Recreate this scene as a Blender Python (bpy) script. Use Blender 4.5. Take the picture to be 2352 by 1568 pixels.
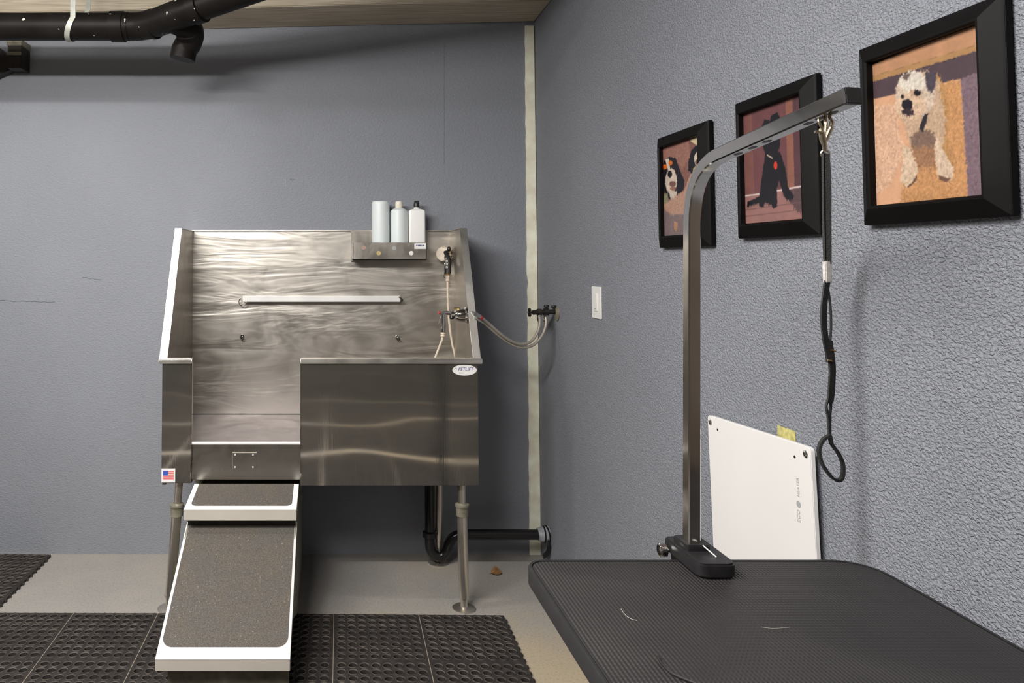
import bpy, bmesh, math, random
from mathutils import Vector, Matrix
import numpy as np
random.seed(7)
for o in list(bpy.data.objects): bpy.data.objects.remove(o)
S = bpy.context.scene
COL = S.collection
R = math.radians
XR, YW, HZ = 1.015, 3.50, 2.76       # right wall plane, back wall plane, ceiling height

# ------------------------------------------------------------------ camera
cd = bpy.data.cameras.new('camera'); cam = bpy.data.objects.new('camera', cd); COL.objects.link(cam)
cam.location = (0, 0, 1.405); cam.rotation_euler = (R(92.3), 0, 0)
cd.sensor_width = 36; cd.lens = 1650*36/2352; cd.shift_x = .179; cd.shift_y = -252/2352
cd.clip_start = .02
S.camera = cam
# ------------------------------------------------------------------ world, lights, exposure
w = bpy.data.worlds.new('world'); S.world = w; w.use_nodes = True
w.node_tree.nodes['Background'].inputs[0].default_value = (.75, .82, 1, 1)
w.node_tree.nodes['Background'].inputs[1].default_value = .25
S.view_settings.view_transform = 'Standard'; S.view_settings.look = 'None'
S.view_settings.exposure = 0.88; S.view_settings.gamma = 1
def area(name, loc, rot, sx, sy, power, col):
    d = bpy.data.lights.new(name, 'AREA'); d.shape = 'RECTANGLE'; d.size = sx; d.size_y = sy
    d.energy = power; d.color = col
    o = bpy.data.objects.new(name, d); COL.objects.link(o); o.location = loc; o.rotation_euler = rot
    return o
WARM = (1, .975, .94)
YF_ = -2.8
def tube_light(name, loc, aim, length, depth, power, long=(1, 0, 0)):
    z = (Vector(loc)-Vector(aim)).normalized(); x = Vector(long); x = (x-z*x.dot(z)).normalized(); y = z.cross(x)
    o = area(name, loc, (0, 0, 0), length, depth, power, WARM)
    o.rotation_euler = Matrix((x, y, z)).transposed().to_euler()
def tube(name, x, y, z, length, power, shares):
    # a bare fluorescent tube gives off light all round: one strip per side of it
    for nm, d, sh in (('down', (0, 0, -1), shares[0]), ('wall', (0, 1, -.10), shares[1]), ('room', (0, -1, -.10), shares[2])):
        if sh: tube_light(name+'_'+nm, (x, y, z), (x+d[0], y+d[1], z+d[2]), length, .05, power*sh)
    if shares[3]: tube_light(name+'_end', (x+length/2, y, z), (x+length/2+1, y+.15, z-.35), .05, .05, power*shares[3], (0, 1, 0))
tube('ceiling_tube_near_wall', -1.55, 2.42, 2.455, 1.2, 8.5, (1, .20, .6, .07))
tube('ceiling_tube_middle', -1.15, 1.10, 2.355, 1.2, 29.5, (1, .55, .3, 0))
area('ceiling_panel_front', (-.60, .40, 2.62), (R(0), R(-20), 0), .6, 1.3, 38, WARM)  # unseen soft fill light added to brighten right wall, table and floor

# ------------------------------------------------------------------ helpers
def sl(r, g, b):                                  # 0..255 sRGB to linear
    f = lambda c: (c/255/12.92) if c/255 <= .04045 else ((c/255+.055)/1.055)**2.4
    return (f(r), f(g), f(b))
def tag(o, label=None, cat=None, group=None, kind=None):
    for k, v in (('label', label), ('category', cat), ('group', group), ('kind', kind)):
        if v: o[k] = v
    return o
def thing(name, label, cat, loc=(0, 0, 0), group=None):
    o = bpy.data.objects.new(name, None); COL.objects.link(o); o.location = loc
    o.empty_display_size = .05
    return tag(o, label, cat, group)
class MB:
    """collects shapes in world space, then links them as one mesh object"""
    def __init__(s): s.v = []; s.f = []
    def add(s, vs, fs):
        n = len(s.v); s.v += [tuple(p) for p in vs]; s.f += [tuple(i+n for i in f) for f in fs]; return s
    def box(s, x0, x1, y0, y1, z0, z1):
        vs = [(x, y, z) for z in (z0, z1) for y in (y0, y1) for x in (x0, x1)]
        return s.add(vs, [(0,2,3,1),(4,5,7,6),(0,1,5,4),(2,6,7,3),(0,4,6,2),(1,3,7,5)])
    def prism(s, poly, axis, a0, a1):             # poly in the two other axes (x: yz, y: xz, z: xy)
        def P(p, a): return {'x': (a, p[0], p[1]), 'y': (p[0], a, p[1]), 'z': (p[0], p[1], a)}[axis]
        n = len(poly); vs = [P(p, a0) for p in poly]+[P(p, a1) for p in poly]
        fs = [tuple(range(n))[::-1], tuple(range(n, 2*n))]+[(i, (i+1) % n, n+(i+1) % n, n+i) for i in range(n)]
        return s.add(vs, fs)
    def tube(s, path, r, seg=14, cap=True, up=None):
        P = [Vector(p) for p in path]; n = len(P)
        rr = r if isinstance(r, (list, tuple)) else [r]*n
        T = [((P[min(i+1, n-1)]-P[max(i-1, 0)]).normalized()) for i in range(n)]
        u = Vector(up) if up else (Vector((0, 0, 1)) if abs(T[0].z) < .9 else Vector((1, 0, 0)))
        base = len(s.v)
        for i in range(n):
            a = (u - T[i]*u.dot(T[i])).normalized(); u = a; b = T[i].cross(a)
            for k in range(seg):
                t = 2*math.pi*k/seg
                s.v.append(tuple(P[i]+(a*math.cos(t)+b*math.sin(t))*rr[i]))
        for i in range(n-1):
            for k in range(seg):
                k2 = (k+1) % seg
                s.f.append((base+i*seg+k, base+i*seg+k2, base+(i+1)*seg+k2, base+(i+1)*seg+k))
        if cap:
            s.f.append(tuple(base+k for k in range(seg))[::-1]); s.f.append(tuple(base+(n-1)*seg+k for k in range(seg)))
        return s
    def sweep(s, path, w, t, side, chamfer=0):    # rectangular section, w along side, t along the other
        P = [Vector(p) for p in path]; n = len(P); base = len(s.v)
        if chamfer:
            c = chamfer; sec = [(-w/2+c, -t/2), (w/2-c, -t/2), (w/2, -t/2+c), (w/2, t/2-c), (w/2-c, t/2), (-w/2+c, t/2), (-w/2, t/2-c), (-w/2, -t/2+c)]
        else: sec = [(-w/2, -t/2), (w/2, -t/2), (w/2, t/2), (-w/2, t/2)]
        m = len(sec)
        for i in range(n):
            T = (P[min(i+1, n-1)]-P[max(i-1, 0)]).normalized()
            sd = side(i) if callable(side) else Vector(side)
            a = (sd-T*sd.dot(T)).normalized(); b = T.cross(a)
            for (p, q) in sec: s.v.append(tuple(P[i]+a*p+b*q))
        for i in range(n-1):
            for k in range(m):
                k2 = (k+1) % m
                s.f.append((base+i*m+k, base+i*m+k2, base+(i+1)*m+k2, base+(i+1)*m+k))
        s.f.append(tuple(base+k for k in range(m))[::-1]); s.f.append(tuple(base+(n-1)*m+k for k in range(m)))
        return s
    def lathe(s, prof, origin, axis=(0, 0, 1), seg=28):   # prof: (radius, distance along axis)
        O = Vector(origin); A = Vector(axis).normalized()
        return s.tube([O+A*h for _, h in prof], [max(r, 1e-4) for r, _ in prof], seg)
    def torus(s, c, R0, r, normal=(0, 0, 1), seg=28, sec=8, arc=(0, 2*math.pi)):
        N = Vector(normal).normalized(); a = N.orthogonal().normalized(); b = N.cross(a); c = Vector(c)
        full = abs(arc[1]-arc[0]-2*math.pi) < 1e-4
        pts = [c+(a*math.cos(t)+b*math.sin(t))*R0 for t in np.linspace(arc[0], arc[1], seg+1)]
        return s.tube(pts, r, sec, cap=not full, up=N)
    def build(s, name, mat, parent=None, smooth=35, bevel=0, seg=2):
        me = bpy.data.meshes.new(name)
        off = Vector(parent_world(parent)) if parent else None
        vs = [tuple(Vector(v)-off) for v in s.v] if parent else s.v
        me.from_pydata(vs, [], s.f)
        bm = bmesh.new(); bm.from_mesh(me); bmesh.ops.recalc_face_normals(bm, faces=bm.faces)
        if bevel:
            es = [e for e in bm.edges if len(e.link_faces) == 2 and e.calc_face_angle(0) > R(40)]
            bmesh.ops.bevel(bm, geom=es, offset=bevel, segments=seg, affect='EDGES', clamp_overlap=True)
        bm.to_mesh(me); bm.free()
        if smooth:
            me.shade_smooth(); me.set_sharp_from_angle(angle=R(smooth))
        if mat: me.materials.append(mat)
        o = bpy.data.objects.new(name, me); COL.objects.link(o)
        if parent: o.parent = parent
        return o
def parent_world(p):
    v = Vector((0, 0, 0))
    while p is not None: v = v+p.location; p = p.parent
    return v
def rrect(x0, x1, y0, y1, r, n=6, rs=None):       # rounded rectangle, counter-clockwise from lower left
    rs = rs or [r]*4; out = []
    for (cx, cy, a0, rr) in ((x0, y0, 180, rs[0]), (x1, y0, 270, rs[1]), (x1, y1, 0, rs[2]), (x0, y1, 90, rs[3])):
        sx = 1 if cx == x0 else -1; sy = 1 if cy == y0 else -1
        if rr <= 0: out.append((cx, cy)); continue
        for k in range(n+1):
            t = R(a0+90*k/n); out.append((cx+sx*rr+rr*math.cos(t), cy+sy*rr+rr*math.sin(t)))
    return out
def spline(pts, n=6):                             # Catmull-Rom through points
    P = [Vector(p) for p in pts]; P = [P[0]*2-P[1]]+P+[P[-1]*2-P[-2]]; out = []
    for i in range(1, len(P)-2):
        for k in range(n):
            t = k/n; a, b, c, d = P[i-1:i+3]
            out.append(.5*((2*b)+(c-a)*t+(2*a-5*b+4*c-d)*t*t+(3*b-a-3*c+d)*t**3))
    out.append(P[-2]); return out
def text(name, body, size, mat, loc, rot, parent, extrude=.0003, shear=0, sx=1):
    c = bpy.data.curves.new(name, 'FONT'); c.body = body; c.size = size; c.extrude = extrude; c.align_x = 'CENTER'; c.align_y = 'CENTER'; c.shear = shear
    t = bpy.data.objects.new(name, c); COL.objects.link(t); bpy.context.view_layer.update()
    me = bpy.data.meshes.new_from_object(t); bpy.data.objects.remove(t); bpy.data.curves.remove(c)
    M = Matrix.Translation(Vector(loc)-parent_world(parent)) @ rot.to_4x4() @ Matrix.Diagonal((sx, 1, 1, 1)); me.transform(M)
    me.materials.clear(); me.materials.append(mat)
    o = bpy.data.objects.new(name, me); COL.objects.link(o); o.parent = parent
    return o
# ------------------------------------------------------------------ materials
class NT:
    def __init__(s, name):
        s.m = bpy.data.materials.new(name); s.m.use_nodes = True; s.t = s.m.node_tree
        s.b = s.t.nodes['Principled BSDF']; s.co = None
    def n(s, ty, **k):
        x = s.t.nodes.new(ty)
        for a, v in k.items(): setattr(x, a, v)
        return x
    def link(s, a, b): s.t.links.new(a, b)
    def coord(s, scale=(1, 1, 1)):
        if not s.co: s.co = s.n('ShaderNodeNewGeometry')
        mp = s.n('ShaderNodeMapping'); mp.inputs['Scale'].default_value = scale
        s.link(s.co.outputs['Position'], mp.inputs['Vector']); return mp.outputs[0]
    def noise(s, scale, detail=3, dist=0, sc=(1, 1, 1), rough=.5):
        x = s.n('ShaderNodeTexNoise'); x.inputs['Scale'].default_value = scale; x.inputs['Detail'].default_value = detail
        x.inputs['Distortion'].default_value = dist; x.inputs['Roughness'].default_value = rough
        s.link(s.coord(sc), x.inputs['Vector']); return x.outputs['Fac']
    def ramp(s, fac, stops):
        x = s.n('ShaderNodeValToRGB'); e = x.color_ramp.elements
        while len(e) < len(stops): e.new(.5)
        for el, (p, c) in zip(e, stops): el.position = p; el.color = (*c, 1) if len(c) == 3 else c
        s.link(fac, x.inputs[0]); return x.outputs[0]
    def maprange(s, fac, a, b, c, d):
        x = s.n('ShaderNodeMapRange'); s.link(fac, x.inputs[0])
        for i, v in zip((1, 2, 3, 4), (a, b, c, d)): x.inputs[i].default_value = v
        return x.outputs[0]
    def math(s, op, a, b=None):
        x = s.n('ShaderNodeMath', operation=op)
        for i, v in enumerate((a, b)):
            if v is None: continue
            if isinstance(v, (int, float)): x.inputs[i].default_value = v
            else: s.link(v, x.inputs[i])
        return x.outputs[0]
    def mix(s, fac, a, b):
        x = s.n('ShaderNodeMix', data_type='RGBA')
        if isinstance(fac, (int, float)): x.inputs[0].default_value = fac
        else: s.link(fac, x.inputs[0])
        for i, v in ((6, a), (7, b)):
            if isinstance(v, tuple): x.inputs[i].default_value = (*v, 1)
            else: s.link(v, x.inputs[i])
        return x.outputs[2]
    def bump(s, h, strength, dist, prev=None):
        x = s.n('ShaderNodeBump'); x.inputs['Strength'].default_value = strength; x.inputs['Distance'].default_value = dist
        s.link(h, x.inputs['Height'])
        if prev is not None: s.link(prev, x.inputs['Normal'])
        return x.outputs[0]
    def set(s, color=None, rough=None, metal=None, normal=None, **kw):
        for nm, v in (('Base Color', color), ('Roughness', rough), ('Metallic', metal), ('Normal', normal)):
            if v is None: continue
            if isinstance(v, tuple): s.b.inputs[nm].default_value = (*v, 1)
            elif isinstance(v, (int, float)): s.b.inputs[nm].default_value = v
            else: s.link(v, s.b.inputs[nm])
        for k, v in kw.items(): s.b.inputs[k.replace('_', ' ')].default_value = v
        return s.m
def plain(name, c, rough=.5, metal=0, var=.12, scale=40, bump=0):
    t = NT(name); n = t.noise(scale, 4)
    a = tuple(x*(1-var) for x in c); b = tuple(min(1, x*(1+var)) for x in c)
    nm = t.bump(n, bump, .002) if bump else None
    return t.set(t.ramp(n, [(.3, a), (.7, b)]), rough, metal, nm)
M = {}
def wall_mat(name, c, sc, dist, strength, stretch=(1, 1, 1)):
    t = NT(name)
    big = t.noise(1.6, 3); fine = t.noise(sc, 3, .6, stretch); fine2 = t.noise(sc*2.3, 2, .2, stretch)
    col = t.ramp(big, [(.3, tuple(x*.95 for x in c)), (.7, tuple(x*1.05 for x in c))])
    h = t.math('ADD', t.maprange(fine, .35, .65, 0, 1), t.math('MULTIPLY', fine2, .5))
    return t.set(col, .62, 0, t.bump(h, strength, dist), Specular_IOR_Level=.35)
PAINT = (.258, .270, .300)
M['wall_back'] = wall_mat('blue grey painted block', PAINT, 90, .0016, .6, (1, 1, 1.6))
M['wall_right'] = wall_mat('blue grey textured stucco', (.292, .304, .342), 190, .0032, .95, (1, .85, 1.1))  # same paint as the back wall, lightened against shading by the bumps
def steel(name, c, r0, r1, wav, wdist, grain=(2, 2, 220), gstr=.12, det=3, metal=1.0, bow=0):
    t = NT(name)
    wv = t.noise(1.0, det, 1.2 if det > 2 else .3, wav); g = t.noise(1.0, 2, 0, grain); cl = t.noise(3.5, 4, .8)
    col = t.ramp(cl, [(.3, tuple(x*.86 for x in c)), (.7, c)])
    n = t.bump(wv, 1.0, wdist)
    if bow:                                       # the sheet bulges slightly towards its right end
        sp = t.n('ShaderNodeSeparateXYZ'); t.link(t.coord(), sp.inputs[0])
        q = t.math('MAXIMUM', t.math('SUBTRACT', sp.outputs[0], .0), 0.0)
        n = t.bump(t.math('MULTIPLY', t.math('MULTIPLY', q, q), bow), 1.0, 1.0, n)
    n = t.bump(g, gstr, .0006, n)
    rr = t.maprange(t.noise(5, 4, 1.5), .3, .7, r0, r1)
    return t.set(col, rr, metal, n)
STEEL = (.66, .625, .57)
M['steel_front'] = steel('stainless sheet', STEEL, .045, .065, (1.6, 2, 3.2), .0050, (260, 2, 3), .06, det=.6, bow=.06, metal=.95)
M['steel_back'] = steel('swirl polished stainless', (.58, .54, .485), .34, .48, (1.6, 3, 7.5), .0060)
M['steel_door'] = steel('scuffed stainless sheet', (.54, .51, .47), .22, .34, (1.6, 2, 3.2), .004, (260, 2, 3), .10)
M['lip'] = steel('folded tray edge', (.78, .72, .63), .35, .48, (4, 4, 4), .001, (3, 160, 2), metal=.35)
M['steel_side'] = steel('stainless side', (.50, .46, .41), .30, .45, (2, 2, 2), .006, (2, 220, 2))
M['steel_trim'] = steel('folded stainless edge', (.86, .82, .75), .30, .42, (3, 3, 3), .002)
M['steel_tube'] = steel('brushed stainless tube', (.74, .68, .60), .24, .34, (3, 3, 3), .001, (300, 300, 4), .03, metal=.92)
M['tub_floor'] = steel('worn stainless floor', (.31, .285, .295), .45, .6, (3, 6, 2), .006, (3, 160, 2), .3)
M['alu'] = steel('brushed aluminium edging', (.93, .92, .89), .38, .5, (4, 4, 4), .001, (3, 160, 2), metal=.35)
M['chrome'] = steel('chrome', (.80, .78, .75), .07, .12, (4, 4, 4), .0005, (40, 40, 40), .0)
M['arm'] = steel('plated square tube', (.66, .625, .58), .10, .15, (3, 3, 3), .0008, (200, 5, 5), .03)
M['dark_metal'] = plain('dark steel', (.05, .045, .04), .5, .8)  # one evenly dark base colour for the metal
M['brass'] = plain('aged brass', (.55, .40, .18), .35, 1)
M['nickel'] = plain('nickel clip', (.62, .54, .40), .25, 1)
M['hose'] = plain('braided steel hose', (.62, .56, .47), .42, .7, .3, 900, .4)
M['hose_white'] = plain('cream rubber hose', sl(218, 203, 184), .5)
M['olive'] = plain('dull stained steel', (.27, .25, .19), .5, .3, .35, 25)
def conc():
    t = NT('grey painted concrete floor')
    worn = t.math('ADD', t.noise(1.7, 5, .5), t.math('MULTIPLY', t.noise(9, 4, .3), .25))
    sep = t.n('ShaderNodeSeparateXYZ'); t.link(t.coord(), sep.inputs[0])
    fr = t.maprange(sep.outputs[1], 2.72, 3.05, .34, 0.0)          # paint worn through where people walk
    fx = t.maprange(sep.outputs[0], -.3, .5, 0.0, 1.0)
    w_ = t.math('ADD', worn, t.math('MULTIPLY', fr, fx))
    col = t.ramp(w_, [(.45, sl(156, 152, 148)), (.72, sl(166, 160, 152)), (.86, sl(174, 162, 144)), (1, sl(180, 165, 140))])
    spk = t.ramp(t.noise(120, 3), [(.36, (.55, .5, .45)), (.48, (1, 1, 1))])
    mx = t.n('ShaderNodeMix', data_type='RGBA', blend_type='MULTIPLY'); mx.inputs[0].default_value = .35
    t.link(col, mx.inputs[6]); t.link(spk, mx.inputs[7])
    return t.set(mx.outputs[2], t.maprange(t.noise(6, 3), .3, .7, .38, .6), 0, t.bump(t.noise(60, 4), .3, .001))
M['floor'] = conc()
M['ceiling'] = plain('darkened joist ceiling', (.13, .115, .095), .8, 0, .2, 3)  # unseen ceiling darkened to cut bounced light
M['room'] = plain('darkened tan rear wall', (.085, .075, .064), .8, 0, .2, 2)  # rear wall out of view, toned down to weaken the bounce
def wood():
    t = NT('rough sawn beam'); g = t.noise(6, 5, 1.0, (.6, 14, 14))
    return t.set(t.ramp(g, [(.25, (.32, .27, .19)), (.55, (.50, .43, .33)), (.8, (.62, .54, .42))]), .8, 0, t.bump(g, .4, .002))
M['wood'] = wood(); M['door'] = plain('added dark panel', (.075, .058, .045), .45, 0, .15, 4); M['room_left'] = plain('darkened left wall', (.15, .14, .125), .8, 0, .15, 2)  # added panel darkens the post's reflection; unseen left wall darkened to cut bounce
M['strip'] = plain('bare pale plaster strip', sl(250, 243, 218), .85, 0, .16, 14, .4)
def abs_mat():
    t = NT('black drain pipe'); n = t.noise(7, 4); sp = t.noise(34, 1)
    col = t.mix(t.maprange(sp, .735, .76, 0, 1), t.ramp(n, [(.3, (.006, .005, .0045)), (.7, (.014, .0115, .0105))]), (.55, .52, .46))
    return t.set(col, .46, 0, t.bump(n, .1, .001), Specular_IOR_Level=.1)
M['pipe'] = abs_mat()
M['black_plastic'] = plain('black plastic', (.016, .015, .016), .38, 0, .2, 60)
M['trap'] = plain('black trap', (.012, .011, .011), .22)
M['tape'] = plain('grey wrap', (.34, .35, .38), .55, 0, .3, 60, .4)
def mat_rubber():
    t = NT('black rubber'); n = t.noise(55, 4); sep = t.n('ShaderNodeSeparateXYZ'); t.link(t.coord(), sep.inputs[0])
    base = t.ramp(n, [(.3, (.020, .017, .016)), (.7, (.046, .039, .036))])
    rim_lit = t.math('MULTIPLY', t.maprange(sep.outputs[2], .0130, .0155, 0, .9), t.maprange(t.noise(9, 3), .3, .65, .2, 1))  # lit look of the raised rims put into the colour
    return t.set(t.mix(rim_lit, base, (.200, .170, .142)), .7, 0, t.bump(n, .4, .001), Specular_IOR_Level=.3)
M['rubber_mat'] = mat_rubber()
M['hole'] = plain('dark hole bottom', (.006, .005, .005), .9)
M['rust'] = plain('sandy dirt line', (.33, .27, .20), .9)
M['strap_mat'] = plain('pale strap', sl(172, 174, 164), .5, .3)
def grit(name, a, b):
    t = NT(name); n = t.noise(300, 3, 0, (1, 1, 1), .75); big = t.noise(14, 4, .5); sp = t.noise(150, 1)
    c = t.ramp(n, [(.34, tuple(x*.58 for x in a)), (.5, a), (.66, tuple(min(1, x*1.6) for x in a))])
    c2 = t.mix(t.maprange(big, .4, .62, 0, .75), c, t.ramp(n, [(.34, tuple(x*.5 for x in b)), (.66, tuple(x*1.7 for x in b))]))
    c3 = t.mix(t.maprange(sp, .73, .78, 0, .5), c2, (.5, .48, .45))
    return t.set(c3, .85, 0, t.bump(n, .6, .0015))
M['grit'] = grit('speckled grey tread', sl(87, 83, 78), sl(90, 82, 73))
def table_mat():
    t = NT('ribbed black table rubber')
    sep = t.n('ShaderNodeSeparateXYZ'); t.link(t.coord(), sep.inputs[0])
    sx = t.math('SINE', t.math('MULTIPLY', sep.outputs[0], 2*math.pi/.0062))
    sy = t.math('SINE', t.math('MULTIPLY', sep.outputs[1], 2*math.pi/.0085))
    h = t.math('ADD', sx, t.math('MULTIPLY', sy, .6)); n = t.noise(5, 4, .6)
    col = t.ramp(n, [(.3, (.018, .016, .0162)), (.7, (.028, .025, .0245))])
    return t.set(col, t.maprange(n, .3, .7, .42, .56), 0, t.bump(h, .55, .0012), Specular_IOR_Level=.5)
M['table'] = table_mat()
M['table_edge'] = plain('black edge trim', (.018, .017, .018), .42)
M['strand_dark'] = plain('dark dog hair', (.012, .01, .01), .5)
M['strand_pale'] = plain('pale dog hair', (.45, .41, .37), .5)
M['frame'] = plain('satin black moulding', (.005, .0042, .0042), .5, 0, .15, 20); M['frame'].node_tree.nodes['Principled BSDF'].inputs['Specular IOR Level'].default_value = .11
M['white'] = plain('white enamel', sl(232, 229, 226), .4, 0, .015, 3)
M['white_gloss'] = plain('white plastic', sl(238, 236, 232), .3, 0, .01, 3)
M['bottle_frost'] = NT('frosted pale plastic').set(sl(226, 233, 233), .42, 0, Subsurface_Weight=.15)
M['bottle_white'] = NT('white bottle plastic').set(sl(252, 250, 247), .4, 0, Subsurface_Weight=.1)
M['cap_cream'] = plain('cream cap', sl(236, 230, 212), .45)
M['paper'] = plain('white label paper', sl(238, 236, 234), .6, 0, .02)
M['ink_blue'] = plain('blue ink', sl(58, 62, 140), .6)
M['ink_grey'] = plain('grey ink', sl(168, 168, 168), .6)
M['ink_red'] = plain('red ink', sl(226, 122, 116), .6)
M['flag_blue'] = plain('canton blue', sl(60, 90, 180), .6)
M['amber'] = plain('amber dot', sl(196, 178, 120), .6)
M['pink_dot'] = plain('faded dot', sl(176, 150, 136), .6)
M['red'] = plain('red band', sl(190, 60, 60), .5)
M['leaf'] = plain('dry leaf', (.20, .10, .035), .7, 0, .35, 60)
M['webbing'] = plain('black webbing', (.014, .013, .013), .7, 0, .3, 500, .5)
M['yellow_tape'] = plain('yellowed tape', sl(190, 182, 118), .7, 0, .3, 90)
M['crack'] = plain('dark crack', (.10, .11, .13), .9)
M['scuff'] = plain('pale scuff', (.62, .63, .64), .8)
def vcol():
    t = NT('printed photograph'); a = t.n('ShaderNodeVertexColor', layer_name='Print')
    return t.set(a.outputs[0], .35, 0, Specular_IOR_Level=.3)
M['photo'] = vcol()
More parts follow.
